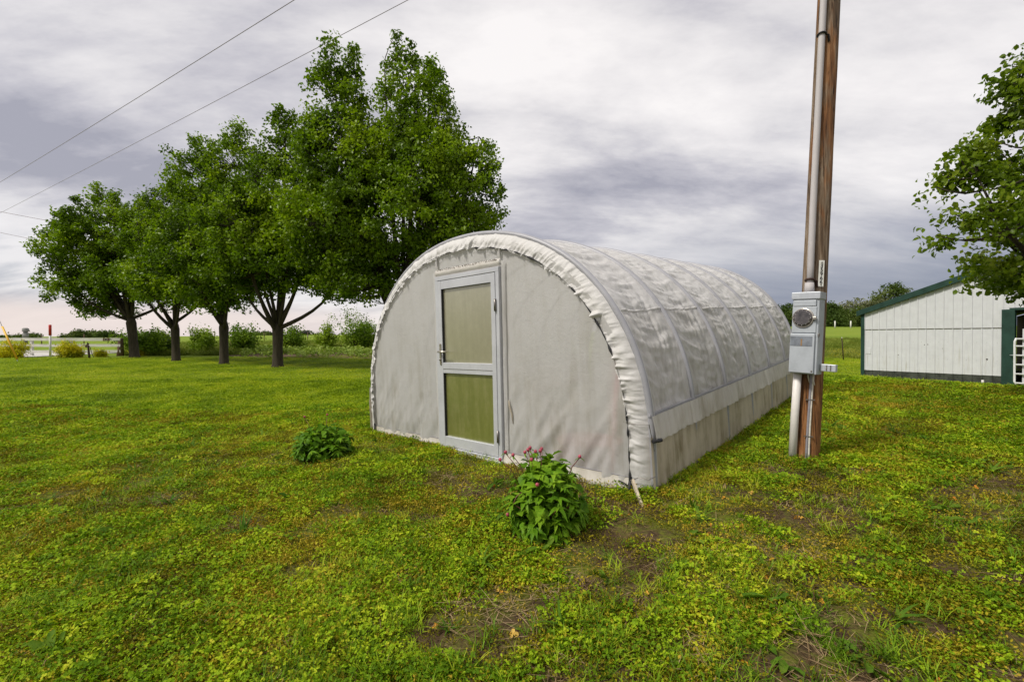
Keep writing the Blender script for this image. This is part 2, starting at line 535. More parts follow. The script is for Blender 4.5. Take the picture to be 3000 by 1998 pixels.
col = nt.ramp(nt.noise(co, 30, 4, 0.6), [(0.3, (0.02, 0.018, 0.018)), (0.6, (0.07, 0.06, 0.06)), (0.8, (0.20, 0.18, 0.17))])
finish(nt, principled(nt, col, 0.12, 0, 0.8))

# barn
m, nt = mat('barn_white')
co = coords(nt)
s1 = nt.noise(nt.mapping(co, scale=(9, 9, 0.5)), 2.0, 6, 0.65); s2 = nt.noise(co, 5, 5, 0.6)
sp = nt.new('ShaderNodeSeparateXYZ'); nt.link(co, sp.inputs[0])
d = nt.math('MULTIPLY', nt.sstep(s1, 0.50, 0.78), nt.sstep(sp.outputs[2], 0.2, 1.5, 0.75, 0.15))
col = nt.mix(d, nt.ramp(s2, [(0.3, (0.53, 0.54, 0.555)), (0.7, (0.60, 0.61, 0.625))]), (0.30, 0.27, 0.19))
finish(nt, principled(nt, col, 0.5, 0, 0.35, bump(nt, s2, 0.1, 0.01)))
plain('barn_green', (0.014, 0.045, 0.033), 0.5, 0, 0.25, 5, 0.4)
plain('barn_skirt', (0.055, 0.062, 0.050), 0.8, 0, 0.45, 6, 0.2, 0.3)
plain('barn_inside', (0.10, 0.085, 0.07), 0.9, 0, 0.3, 4)
plain('white_paint', (0.72, 0.72, 0.72), 0.5, 0, 0.10, 4)
plain('fence_paint', (0.62, 0.60, 0.56), 0.7, 0, 0.22, 3, 0.3, 0.3, (0.4, 3, 3))
plain('fence_wood', (0.13, 0.085, 0.055), 0.9, 0, 0.35, 6, 0.2, 0.5, (3, 3, 0.5))
plain('board_wood', (0.45, 0.38, 0.28), 0.85, 0, 0.25, 10, 0.2, 0.4, (1, 1, 1))
plain('red_marker', (0.55, 0.03, 0.02), 0.5, 0, 0.1, 5)
plain('yellow_guard', (0.72, 0.42, 0.02), 0.45, 0, 0.1, 5)
plain('rusty_iron', (0.060, 0.032, 0.024), 0.8, 0.3, 0.4, 16)
plain('grey_cast', (0.22, 0.22, 0.20), 0.7, 0.1, 0.25, 9)
plain('gravel', (0.50, 0.48, 0.45), 0.95, 0, 0.25, 6, 0.1, 0.5)
plain('bed_soil', (0.115, 0.078, 0.048), 0.95, 0, 0.35, 2.5, 0.1, 0.8)
plain('cable', (0.30, 0.265, 0.31), 0.6, 0, 0.1, 3)
plain('post_white', (0.66, 0.65, 0.60), 0.6, 0, 0.15, 6)
plain('bark', (0.052, 0.043, 0.028), 0.9, 0, 0.4, 5, 0.2, 0.9, (2.5, 2.5, 0.5))
plain('stem_red', (0.16, 0.055, 0.035), 0.6, 0, 0.2, 12)
plain('bud_pink', (0.36, 0.055, 0.085), 0.45, 0, 0.3, 60)
plain('dark_dirt', (0.035, 0.026, 0.018), 0.95, 0, 0.4, 12, 0.1, 0.8)
plain('cow_black', (0.016, 0.014, 0.013), 0.7, 0, 0.2, 3)
plain('cow_white', (0.62, 0.58, 0.52), 0.8, 0, 0.1, 3)

GREEN = [(0.26, (0.050, 0.092, 0.004)), (0.46, (0.116, 0.198, 0.006)), (0.60, (0.190, 0.290, 0.008)), (0.76, (0.28, 0.38, 0.014))]
leafmat('pear_leaf', GREEN, 0.42, 0.38, 0.50, 0.7, 0.0)
leafmat('near_leaf', [(0.30, (0.067, 0.112, 0.004)), (0.50, (0.127, 0.203, 0.008)), (0.66, (0.194, 0.266, 0.014)), (0.80, (0.256, 0.307, 0.030))], 0.42, 0.38, 0.50, 1.6, 0.0)
leafmat('bush_leaf', [(0.30, (0.078, 0.147, 0.008)), (0.50, (0.158, 0.257, 0.014)), (0.70, (0.281, 0.387, 0.030))], 0.32, 0.5, 0.3, 0.8, 0.2)
leafmat('dark_bush_leaf', [(0.30, (0.022, 0.056, 0.006)), (0.50, (0.045, 0.101, 0.010)), (0.70, (0.090, 0.154, 0.020))], 0.2, 0.5, 0.3, 0.8, 0.2)
leafmat('gold_leaf', [(0.30, (0.215, 0.243, 0.008)), (0.50, (0.489, 0.454, 0.012)), (0.70, (0.700, 0.600, 0.020))], 0.3, 0.5, 0.3, 2.5, 0.2)
leafmat('wood_leaf', [(0.30, (0.036, 0.062, 0.012)), (0.50, (0.070, 0.110, 0.020)), (0.70, (0.120, 0.155, 0.040))], 0.3, 0.6, 0.2, 0.12, 0.2)
leafmat('pale_leaf', [(0.30, (0.085, 0.100, 0.040)), (0.50, (0.14, 0.155, 0.07)), (0.70, (0.20, 0.21, 0.11))], 0.25, 0.6, 0.2, 0.2, 0.2)
leafmat('peony_leaf', [(0.25, (0.068, 0.161, 0.006)), (0.50, (0.120, 0.245, 0.010)), (0.75, (0.205, 0.336, 0.018))], 0.30, 0.48, 0.30, 5.0, 0.45)
leafmat('clover_leaf', [(0.22, (0.087, 0.172, 0.006)), (0.44, (0.177, 0.295, 0.009)), (0.60, (0.276, 0.403, 0.012)), (0.76, (0.407, 0.493, 0.020)), (0.92, (0.488, 0.462, 0.030))], 0.33, 0.55, 0.2, 1.3, 0.50)
leafmat('moss_leaf', [(0.22, (0.099, 0.094, 0.006)), (0.45, (0.198, 0.181, 0.009)), (0.62, (0.324, 0.278, 0.013)), (0.82, (0.397, 0.285, 0.030))], 0.25, 0.6, 0.25, 1.1, 0.55)
leafmat('grass_leaf', [(0.22, (0.073, 0.150, 0.006)), (0.46, (0.153, 0.273, 0.010)), (0.64, (0.271, 0.379, 0.014)), (0.84, (0.418, 0.442, 0.030))], 0.30, 0.5, 0.35, 0.9, 0.5)
leafmat('lawn_leaf', [(0.22, (0.106, 0.169, 0.006)), (0.46, (0.211, 0.306, 0.008)), (0.62, (0.324, 0.404, 0.012)), (0.84, (0.422, 0.437, 0.030))], 0.30, 0.55, 0.25, 0.45, 0.35)
leafmat('dock_leaf', [(0.25, (0.040, 0.101, 0.008)), (0.50, (0.083, 0.162, 0.012)), (0.80, (0.144, 0.223, 0.020))], 0.3, 0.6, 0.2, 2.0, 0.3)
leafmat('straw', [(0.25, (0.10, 0.060, 0.028)), (0.50, (0.20, 0.135, 0.065)), (0.80, (0.36, 0.26, 0.14))], 0.1, 0.8, 0.2, 3.0, 0.6, (1, 1, 1))
leafmat('yellow_leaf', [(0.25, (0.45, 0.17, 0.02)), (0.50, (0.60, 0.30, 0.03)), (0.80, (0.62, 0.42, 0.10))], 0.2, 0.6, 0.3, 5.0, 0.6, (1, 1, 1))
leafmat('meadow_leaf', [(0.25, (0.102, 0.144, 0.018)), (0.50, (0.168, 0.216, 0.030)), (0.80, (0.252, 0.264, 0.060))], 0.3, 0.6, 0.2, 0.2, 0.3)
leafmat('crop_leaf', [(0.25, (0.17, 0.25, 0.04)), (0.50, (0.26, 0.35, 0.07)), (0.80, (0.36, 0.43, 0.12))], 0.3, 0.6, 0.2, 1.0, 0.4)
leafmat('wild_flower', [(0.25, (0.50, 0.40, 0.01)), (0.80, (0.70, 0.55, 0.03))], 0.2, 0.6, 0.2, 3.0, 0.3, (1, 1, 1))

# ================================================================== SETTING
# ground sheet to the horizon
def axis(lim0, lim1, fine, n):
    t = np.linspace(-1, 1, n)
    a = np.sinh(t * 6.5) / np.sinh(6.5)
    return np.where(a < 0, -a * lim0, a * lim1)


gx = axis(-2600, 2600, 0, 321); gy = axis(-300, 3400, 0, 321) + 3.0
GX, GY = np.meshgrid(gx, gy, indexing='ij')
GZ = ground_z(GX, GY)
P = np.stack([GX, GY, GZ], -1).reshape(-1, 3)
n = len(gy); ii, jj = np.meshgrid(np.arange(len(gx) - 1), np.arange(n - 1), indexing='ij')
a = (ii * n + jj).ravel()
me = quick_mesh('ground', P, np.stack([a, a + n, a + n + 1, a + 1], 1)); me.shade_smooth()
ground = tag(link('ground', me, 'ground_soil'), kind='structure')


def patch(name, outline, mat_, lift, nx=30, ny=8, kind='structure'):
    """ground-hugging sheet between two edge lines (left edge pair, right edge pair)"""
    (a0, a1), (b0, b1) = outline
    Pp = np.zeros((nx, ny, 3))
    for i in range(nx):
        for j in range(ny):
            s = i / (nx - 1); t = j / (ny - 1)
            p = a0.lerp(b0, s).lerp(a1.lerp(b1, s), t)
            Pp[i, j] = (p.x, p.y, gz(p.x, p.y) + lift)
    return tag(MB().grid(Pp).build(name, mat_, None, True), kind=kind)


patch('driveway', ((Vector((-60, 25.2, 0)), Vector((-60, 36, 0))), (Vector((-28.6, 27.2, 0)), Vector((-28.0, 34.5, 0)))), 'gravel', 0.035)
patch('garden_bed', ((on(680, 26.5), on(640, 35.0)), (on(1290, 23.5), on(1290, 33.0))), 'bed_soil', 0.03)


# ================================================================== GREENHOUSE
GW, GLEG, GRZ, GL, GB = 4.064, 0.413, 1.908, 5.46, 0.928
yaw = -0.7394
gd = Vector((math.cos(yaw), math.sin(yaw), PA * math.cos(yaw) + PB * math.sin(yaw))).normalized()
gn = Vector((-PA, -PB, 1)).normalized()
ge = gn.cross(gd)
go = Vector((1.0774, 3.4821, PA * 1.0774 + PB * 3.4821))
gh = empty('greenhouse', (0, 0, 0), 'arched greenhouse tunnel of wrinkled white plastic film with a framed door', 'greenhouse')
M = Matrix((gd, ge, gn)).transposed().to_4x4(); M.translation = go
gh.matrix_world = M
gh_inv = M.inverted()


def gworld(s, b, z):
    return M @ Vector((s, b, z))


def prof(n, zmin=None, inset=0.0):
    """outline right foot -> top -> left foot, evenly spaced; returns s,z,(normal s,z), arc"""
    t = np.linspace(0, np.pi, 3000); c = np.cos(t); si = np.sin(t)
    hw = GW / 2 - inset
    s = hw * np.sign(c) * np.abs(c) ** GB - GW / 2; z = GLEG + (GRZ - inset) * np.abs(si) ** GB
    base = 0.0
    s = np.concatenate([[hw - GW / 2] * 60, s, [-hw - GW / 2] * 60]); z = np.concatenate([np.linspace(base, GLEG, 60, endpoint=False), z, np.linspace(GLEG, base, 61)[1:]])
    if zmin is not None:
        k = z >= zmin; s = s[k]; z = z[k]
    arc = np.concatenate([[0], np.cumsum(np.hypot(np.diff(s), np.diff(z)))])
    q = np.linspace(0, arc[-1], n)
    s2 = np.interp(q, arc, s); z2 = np.interp(q, arc, z)
    ts = np.gradient(s2, q); tz = np.gradient(z2, q); l = np.hypot(ts, tz)
    return s2, z2, tz / l, -ts / l, q


def arch_z(s, inset):
    x = np.abs(np.asarray(s) + GW / 2) / (GW / 2 - inset)
    c = np.clip(x, 0, 1) ** (1 / GB)
    return GLEG + (GRZ - inset) * np.sqrt(np.clip(1 - c * c, 0, 1)) ** GB


BAY = GL / 6
# roof film with sag between the hoops and creases
na, nb = 330, 470
s, z, ns, nz, q = prof(na, 0.52)
b = np.linspace(0.03, GL - 0.02, nb)
Q, Bb = np.meshgrid(q, b, indexing='ij')
v = (Bb % BAY) / BAY
sag = -0.040 * np.sin(np.pi * v) ** 0.8
half = q[-1] / 2
low = np.clip(1 - np.minimum(Q, q[-1] - Q) / 1.6, 0, 1)       # 1 at the feet
qq = np.minimum(Q, q[-1] - Q)
sw = qq + 0.10 * np.sin(np.pi * v)
w1 = fbm(Bb * 1.5 + qq * 0.5, sw * 12.0 + Bb * 0.9, 3, 3) - 0.5
sg = np.where(v < 0.5, 1.0, -1.0)
fan = (v - 0.5) / (0.35 + 0.65 * np.clip(qq / 1.3, 0, 1))        # folds fan out of the hoops towards the foot
w2 = fbm(fan * 10.0 + np.floor(Bb / BAY) * 7.3 + qq * 0.9 * sg, qq * 1.1 + np.floor(Bb / BAY) * 3.1, 9, 3) - 0.5
w3 = fbm(Bb * 17, qq * 21, 21, 3) - 0.5
r1 = 1 - np.abs(2 * fbm(Bb * 2.0 - qq * 0.8, sw * 8.5 + Bb * 1.6, 33, 3) - 1)
r1 = np.clip(r1, 0.45, 1) ** 2.2
amp = np.clip(np.sin(np.pi * v), 0, 1) ** 0.75
D = sag + amp * (0.036 * w1 * (1 - 0.5 * low) + 0.082 * w2 * (0.15 + 0.85 * low) + 0.028 * (r1 - 0.4) * (1 - .2 * low)) + 0.010 * w3
D = D - 0.004
Pg = np.stack([s[:, None] + ns[:, None] * D, Bb, z[:, None] + nz[:, None] * D], -1)
MB().grid(Pg[53:na - 53]).build('roof_film', 'film_roof', gh, True)
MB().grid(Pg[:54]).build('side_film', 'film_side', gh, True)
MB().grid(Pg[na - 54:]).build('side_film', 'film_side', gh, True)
# lengthwise seam on both slopes
for side in (0, 1):
    k = 53 if side == 0 else na - 54
    line = Pg[k].copy(); up = Pg[k + (1 if side == 0 else -1)]
    off = np.stack([np.full(nb, ns[k] * 0.005), np.zeros(nb), np.full(nb, nz[k] * 0.005)], -1)
    d2 = (up - line) / np.linalg.norm(up - line, axis=1, keepdims=True)
    MB().grid(np.stack([line + off - d2 * 0.010, line + off * 2.2, line + off + d2 * 0.010], 0)).build('seam', 'film_sleeve', gh, True)
# hoops, proud under the stretched film
for k in range(7):
    hs, hz, hns, hnz, hq = prof(72)
    y = 0.06 if k == 0 else (GL - 0.06 if k == 6 else k * BAY)
    MB().tube([(hs[i] - hns[i] * 0.0125, y, max(hz[i] - hnz[i] * 0.0125, -0.02)) for i in range(72)], 0.0300, 10).build('hoop', 'hoop_metal', gh, True)

# hanging apron strip and side skirts, both sides
for side in (0, 1):
    nn = 640
    bb = np.linspace(0.02, GL - 0.01, nn)
    zz = np.linspace(0.405, 0.600, 12)
    sx = np.interp(zz, z[:na // 2], s[:na // 2]) if False else np.array([(GW / 2) * (1 - (max(q2 - GLEG, 0) / GRZ) ** (2 / GB)) ** (GB / 2) - GW / 2 if q2 > GLEG else 0.0 for q2 in zz])
    pk = fbm(bb * 24, bb * 0, 5 + side, 3) - 0.5; pk2 = fbm(bb * 5, bb * 0 + 3.3, 8 + side, 3) - 0.5
    G = np.zeros((nn, 12, 3))
    for j, zv in enumerate(zz):
        fr = (zz[-1] - zv) / (zz[-1] - zz[0])
        o = 0.020 + 0.020 * fr + (0.058 * pk + 0.026 * pk2) * (0.30 + 0.7 * fr)
        x = sx[j] + o
        G[:, j, 0] = x if side == 0 else -GW - x
        G[:, j, 1] = bb
        G[:, j, 2] = zv + (0.012 * pk2 * fr if j == 0 else 0)
    MB().grid(G).build('apron', 'film_apron', gh, True)
    batten = MB().box((0.018 - 0.03 if side == 0 else -GW - 0.018 + 0.03, GL / 2, 0.604), (0.02, GL - 0.05, 0.018))
    batten.build('clip_rail', 'hoop_metal', gh)
    G = np.zeros((260, 16, 3)); bb = np.linspace(0.0, GL + 0.02, 260)
    for j, zv in enumerate(np.linspace(-0.10, 0.44, 16)):
        o = 0.004 + 0.028 * (fbm(bb * 2.3, bb * 0 + zv * 2.2, 31 + side, 4) - 0.5) + 0.012 * (fbm(bb * 16, bb * 0 + zv * 3, 37, 2) - 0.5)
        x = o + 0.018 * (0.44 - zv) / 0.5
        G[:, j, 0] = x if side == 0 else -GW - x
        G[:, j, 1] = bb; G[:, j, 2] = zv
    MB().grid(G).build('side_skirt', 'film_skirt', gh, True)

# front and rear end walls, as film panels
DL0, DR0 = -2.525, -1.545          # outer edges of the door frame at the ground
LEAN = 0.045                       # the door frame stands a little off square
DTOP = 1.925


def wall_panel(name, s0, s1, zb, y, zt=None, seed=1, mat_='film_wall', ns_=60, nz_=70, inset=0.09, amp=0.007, lean0=0.0, lean1=0.0):
    G = np.zeros((ns_, nz_, 3))
    for i in range(ns_):
        f = i / (ns_ - 1)
        sv0 = s0 + (s1 - s0) * f
        top = float(arch_z(sv0 + lean0 * (1 - f) * 1.5 + lean1 * f * 1.5, inset)) if zt is None else zt
        zz = zb + (top - zb) * np.linspace(0, 1, nz_)
        sv = sv0 + (lean0 * (1 - f) + lean1 * f) * zz
        G[i, :, 0] = sv; G[i, :, 2] = zz
        lowf = np.clip(1 - zz / 1.0, 0, 1)
        edge = min(f, 1 - f) * 8
        G[i, :, 1] = y + 0.006 - min(1, edge) * 0.02 - min(1, edge) * (amp * 2.0 * (fbm(sv * 2.0 + zz * .4, zz * 0.9, seed, 3) - .5) + amp * 3.2 * lowf * (1.2 - 2.4 * np.abs(fbm(sv * 5.5 - zz * 3.2, zz * 1.1, seed + 5, 3) - .5) * 2 - .5))
    return MB().grid(G).build(name, mat_, gh, True)


wall_panel('end_film', -GW + 0.085, DL0, 0.02, 0.0, seed=2, lean1=LEAN)
wall_panel('end_film', DR0, -0.085, 0.02, 0.0, seed=12, amp=0.010, lean0=LEAN)
wall_panel('end_film', DL0 + LEAN * DTOP, DR0 + LEAN * DTOP, DTOP + 0.02, 0.002, seed=22, amp=0.006, ns_=30, nz_=30)
wall_panel('rear_film', -GW + 0.06, -0.06, 0.0, GL, seed=32)
# loose flap along the foot of the front wall, either side of the door
for s0, s1, sd in ((-GW + 0.10, DL0 - 0.005, 3), (DR0 + 0.01, -0.12, 6)):
    nn = 160; ss = np.linspace(s0, s1, nn); G = np.zeros((nn, 9, 3))
    for j in range(9):
        fz = j / 8; zz = 0.128 * fz - 0.02
        out = 0.015 + 0.050 * (1 - fz) ** 1.3 + 0.022 * (fbm(ss * 9 + fz * 2.0, ss * 0 + fz, sd, 3) - .5) * (1.2 - fz) + 0.008 * np.sin(ss * 60 + fz * 3 + 2 * np.sin(ss * 7)) * (1 - fz)
        G[:, j, 0] = ss; G[:, j, 1] = -out; G[:, j, 2] = zz + (0.012 * (fbm(ss * 3, ss * 0, sd + 9, 2) - .5) if j == 0 else 0)
    MB().grid(G).build('ground_flap', 'film_flap', gh, True)
    # sewn line on top of the flap
    MB().tube([(float(sv), -0.018, 0.110) for sv in np.linspace(s0, s1, 24)], 0.0032, 5).build('hem_cord', 'wire_grey', gh)

# gathered sleeve round the front arch
nA_, nR = 1100, 15
so, zo, nso, nzo, qo = prof(nA_)
pl = 3.2 * (fbm(qo * 12.0, qo * 0, 71, 2) - 0.5); pl2 = 3.4 * (0.5 - np.abs(2 * fbm(qo * 19.0, qo * 0 + 2.2, 73, 2) - 1))
ampq = 0.45 + 1.1 * fbm(qo * 2.1, qo * 0 + 4, 75, 2)
lowk = np.clip((zo - 0.05) / 0.5, 0.25, 1)
G = np.zeros((nA_, nR, 3))
for j in range(nR):
    f = j / (nR - 1)                          # 0 at the roof, 1 at the inner front edge
    ang = f * math.pi * 0.5
    inn = 0.168 * f ** 1.0 - 0.012
    yb = 0.095 * (1 - f) ** 1.5 - 0.026 * math.sin(min(1, f * 1.25) * math.pi) ** 0.8 - 0.012 - 0.030 * f
    pld = 3.2 * (fbm(qo * 12.0 + f * 0.7, qo * 0 + f * 0.9, 71, 2) - 0.5); pl2d = 3.4 * (0.5 - np.abs(2 * fbm(qo * 19.0 - f * 1.3, qo * 0 + 2.2 + f * 0.8, 73, 2) - 1))
    rip = (0.021 * pld + 0.017 * pl2d) * ampq * lowk * (0.10 + f ** 0.7)
    infl = inn + 0.012 * pl2 * f * lowk * ampq + 0.010 * pl * f ** 3
    G[:, j, 0] = so - nso * infl; G[:, j, 2] = zo - nzo * infl
    G[:, j, 1] = yb - np.abs(rip) * 0.4 + rip * 0.9
MB().grid(G).build('arch_sleeve', 'film_sleeve', gh, True)
# dark draw cord showing between the gathers
c_s, c_z, c_ns, c_nz, c_q = prof(420, None)
MB().tube([(c_s[i] - c_ns[i] * 0.160, -0.042, max(0.03, c_z[i] - c_nz[i] * 0.160)) for i in range(420)], [0.0015 + 0.016 * max(0.0, float(vnoise(c_q[i] * 15, 0.3, 5)) - 0.38) * (1.6 if c_s[i] > -2.0 else 0.45) for i in range(420)], 6).build('draw_cord', 'black_rubber', gh, True)
# knotted cord ends at the near foot
MB().tube([(-0.155, -0.03, 0.12), (-0.16, -0.05, 0.05), (-0.165, -0.07, 0.01), (-0.20, -0.09, -0.02), (-0.26, -0.10, -0.03)], [0.012, 0.020, 0.026, 0.02, 0.012], 7).tube([(-0.16, -0.05, 0.045), (-0.22, -0.05, 0.07), (-0.26, -0.045, 0.075)], 0.005, 5).build('cord_knot', 'black_rubber', gh, True)
MB().tube([(-GW + 0.15, -0.03, 0.13), (-GW + 0.17, -0.05, 0.06), (-GW + 0.22, -0.08, 0.0)], 0.010, 6).build('cord_knot', 'black_rubber', gh, True)
# creased tie line across the sleeve foot, rail end
MB().tube([(-0.15, -0.055, 0.10), (-0.08, -0.062, 0.135), (0.0, -0.045, 0.13), (0.022, 0.02, 0.14)], 0.004, 5).build('tie_line', 'steel_dark', gh)
MB().tube([(-0.15, -0.055, 0.545), (-0.05, -0.06, 0.55), (0.012, -0.03, 0.55), (0.018, 0.03, 0.33)], 0.003, 5).build('tie_line', 'steel_dark', gh)
MB().tube([(0.02, 0.0, 0.415), (0.06, 0.07, 0.418)], 0.016, 8).build('rail_end', 'black_rubber', gh)

# ---- door frame and door
def leaned(mb):
    mb.v = [(x + LEAN * z_, y, z_) for x, y, z_ in mb.v]
    return mb


FW = 0.045
leaned(MB().box((DL0 + FW / 2, -0.012, DTOP / 2 + 0.01), (FW, 0.07, DTOP - 0.02))).build('door_jamb', 'alu', gh, bevel=0.003)
leaned(MB().box((DR0 - FW / 2, -0.012, DTOP / 2 + 0.01), (FW, 0.07, DTOP - 0.02))).build('door_jamb', 'alu', gh, bevel=0.003)
leaned(MB().box(((DL0 + DR0) / 2, -0.012, DTOP - FW / 2 + 0.001), (DR0 - DL0 - 0.002, 0.072, FW))).build('door_head', 'alu', gh, bevel=0.003)
MB().box(((DL0 + DR0) / 2, -0.03, -0.018), (DR0 - DL0 + 0.02, 0.10, 0.075)).build('door_sill', 'sill_concrete', gh, bevel=0.006)
leaned(MB().box(((DL0 + DR0) / 2 - 0.01, -0.050, 0.032), (DR0 - DL0 - 0.01, 0.030, 0.030))).build('threshold', 'alu', gh, bevel=0.003)
door = link('door', None, None, gh) if False else empty('door', (0, 0, 0)); door.parent = gh
a0, a1, zb, ztp = DL0 + FW + 0.004, DR0 - FW - 0.004, 0.052, DTOP - FW - 0.006
yF = -0.030
ST = 0.058
leaned(MB().box((a0 + ST / 2, yF, (zb + ztp) / 2), (ST, 0.042, ztp - zb))).build('stile', 'alu', door, bevel=0.003)
leaned(MB().box((a1 - ST / 2, yF, (zb + ztp) / 2), (ST, 0.042, ztp - zb))).build('stile', 'alu', door, bevel=0.003)
for zc, hgt in ((zb + 0.055, 0.11), (0.925, 0.115), (ztp - 0.045, 0.09)):
    leaned(MB().box(((a0 + a1) / 2, yF + 0.001, zc), (a1 - a0 - 2 * ST + 0.004, 0.040, hgt))).build('door_rail', 'alu', door, bevel=0.003)
leaned(MB().box(((a0 + a1) / 2, yF - 0.0205, 0.915), (a1 - a0 - 2 * ST, 0.003, 0.004))).build('door_groove', 'steel_dark', door)
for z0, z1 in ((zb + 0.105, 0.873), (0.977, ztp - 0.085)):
    leaned(MB().box(((a0 + a1) / 2, yF + 0.010, (z0 + z1) / 2), (a1 - a0 - 2 * ST + 0.01, 0.008, z1 - z0 + 0.01))).build('pane', 'door_pane' if z0 > 0.9 else 'grass_reflection_pane', door)
    g_ = MB()
    for (cx, cz, wx, wz) in ((a0 + ST + 0.004, (z0 + z1) / 2, 0.008, z1 - z0), ((a0 + a1) / 2, z1 - 0.004, a1 - a0 - 2 * ST, 0.007)):
        g_.box((cx, yF - 0.004, cz), (wx, 0.026, wz))
    leaned(g_).build('gasket', 'black_rubber', door)
hx, hz = a0 + 0.026, 1.075
leaned(MB().box((hx, yF - 0.025, hz), (0.026, 0.010, 0.235), bev=0.004)).build('handle_plate', 'brass_handle', door, bevel=0.003)
leaned(MB().tube([(hx, yF - 0.02, hz + 0.03), (hx, yF - 0.062, hz + 0.03), (hx + 0.015, yF - 0.070, hz + 0.03), (hx + 0.145, yF - 0.068, hz + 0.030)], [0.011, 0.011, 0.011, 0.009], 10)).build('handle', 'brass_handle', door, True)
leaned(MB().tube([(hx, yF - 0.02, hz - 0.06), (hx, yF - 0.042, hz - 0.06)], 0.011, 10)).build('lock_barrel', 'steel_dark', door, True)
for zc in (0.26, 1.56):
    leaned(MB().tube([(a1 + 0.004, yF - 0.028, zc - 0.06), (a1 + 0.004, yF - 0.028, zc + 0.06)], 0.011, 8)).build('hinge', 'steel_dark', gh, True)
# film folded back along both jambs, and a soiled fold over the door head
for sx_, wd in ((DL0 - 0.030, 0.058), (DR0 + 0.034, 0.050)):
    G = np.zeros((60, 6, 3)); zz = np.linspace(0.05, 1.98, 60)
    for j in range(6):
        f = j / 5
        G[:, j, 0] = sx_ - wd / 2 + wd * f + LEAN * zz + 0.006 * (fbm(zz * 5, zz * 0 + f, 51, 2) - .5)
        G[:, j, 1] = -0.016 - 0.010 * math.sin(f * math.pi) - 0.008 * (fbm(zz * 6, zz * 0 + f * 3, 55, 2) - .5)
        G[:, j, 2] = zz
    MB().grid(G).build('jamb_fold', 'film_wall', gh, True)
G = np.zeros((80, 5, 3)); ss = np.linspace(DL0 + LEAN * DTOP, DR0 + LEAN * DTOP, 80)
for j in range(5):
    f = j / 4
    G[:, j, 0] = ss; G[:, j, 1] = -0.020 - 0.020 * math.sin(f * math.pi); G[:, j, 2] = DTOP + 0.002 + 0.075 * f + 0.016 * (fbm(ss * 14, ss * 0, 61, 3) - .5) * f
MB().grid(G).build('head_fold', 'film_apron', gh, True)
# tape strips over the studs above the door
for sx_ in (DL0 + LEAN * DTOP + 0.01, DR0 + LEAN * DTOP - 0.01):
    zt_ = float(arch_z(sx_, 0.13))
    MB().box((sx_, -0.022, (DTOP + 0.09 + zt_) / 2), (0.034, 0.006, zt_ - DTOP - 0.09)).build('stud_tape', 'film_side', gh, bevel=0.002)
lm = MB()
for i in range(170):
    sv = random.uniform(DL0 + 0.12, DR0 + 0.07); zv = DTOP + 0.065 + abs(random.gauss(0, 0.008)); r_ = random.uniform(0.0015, 0.0040)
    lm.box((sv, -0.034 - random.uniform(0, 0.008), zv), (r_ * 2, r_, r_), Matrix.Rotation(random.uniform(0, 3), 3, 'Y'))
tag(lm.build('trapped_litter', 'bed_soil', gh), kind='stuff')
# small tear in the film and a patched fold
MB().sphere((-0.81, -0.006, 1.15), (0.026, 0.008, 0.007), 10, 6).build('patch_tear', 'film_sleeve', gh, True)
MB().tube([(-1.44, -0.018, 0.63), (-1.43, -0.022, 0.57), (-1.405, -0.02, 0.49), (-1.40, -0.018, 0.40)], [0.004, 0.009, 0.008, 0.003], 7).build('film_crease', 'film_skirt', gh, True)
# things inside, seen dimly through the film
o = MB().tube([tuple(gworld(-0.235, 0.018, 1.05)), tuple(gworld(-0.29, 0.020, 0.70)), tuple(gworld(-0.36, 0.034, 0.02))], 0.021, 8).build('garden_tool', 'red_paint', None, True)
tag(o, 'red handled pole leaning inside the greenhouse behind the front film', 'pole')
tb = MB(); ring = []
cc = gworld(-0.78, 0.345, 0.0)
prf = [(0.26, 0.0), (0.30, 0.24), (0.315, 0.25), (0.295, 0.25), (0.25, 0.02)]
nv = 24; V_ = []; F_ = []
for r_, h_ in prf:
    for k in range(nv):
        t_ = 2 * math.pi * k / nv; V_.append((cc.x + r_ * math.cos(t_), cc.y + r_ * math.sin(t_), cc.z + h_ - 0.0))
for i in range(len(prf) - 1):
    for k in range(nv):
        F_.append((i * nv + k, i * nv + (k + 1) % nv, (i + 1) * nv + (k + 1) % nv, (i + 1) * nv + k))
F_.append(tuple(range(nv - 1, -1, -1))); F_.append(tuple(range(4 * nv, 5 * nv)))
tag(tb.add(V_, F_).build('plastic_tub', 'red_paint', None, True), 'red tub standing low behind the greenhouse front film', 'tub')
# loose stake and dark gap at the near foot
p0 = gworld(-0.115, -0.085, 0.115); p1 = gworld(0.045, -0.25, -0.015)
dv = p1 - p0
st = MB().box(((p0 + p1) / 2), (0.035, 0.018, dv.length), dv.to_track_quat('Z', 'X').to_matrix())
tag(st.build('wooden_stake', 'board_wood', None, bevel=0.003), 'short pale wooden stake leaning at the near greenhouse corner', 'stake')

# ================================================================== UTILITY POLE AND METER
pb = at(2367, 1352); pb = on(2364, pb.y + 0.10)
topx = (2421 - 1500) / FPX * pb.y
lean_x = (topx - pb.x) / 4.15
pole = empty('utility_pole', pb, 'tall brown weathered wooden utility pole leaning slightly beside the greenhouse', 'utility pole')


def pole_c(zr):
    return Vector((lean_x * zr, 0, zr))


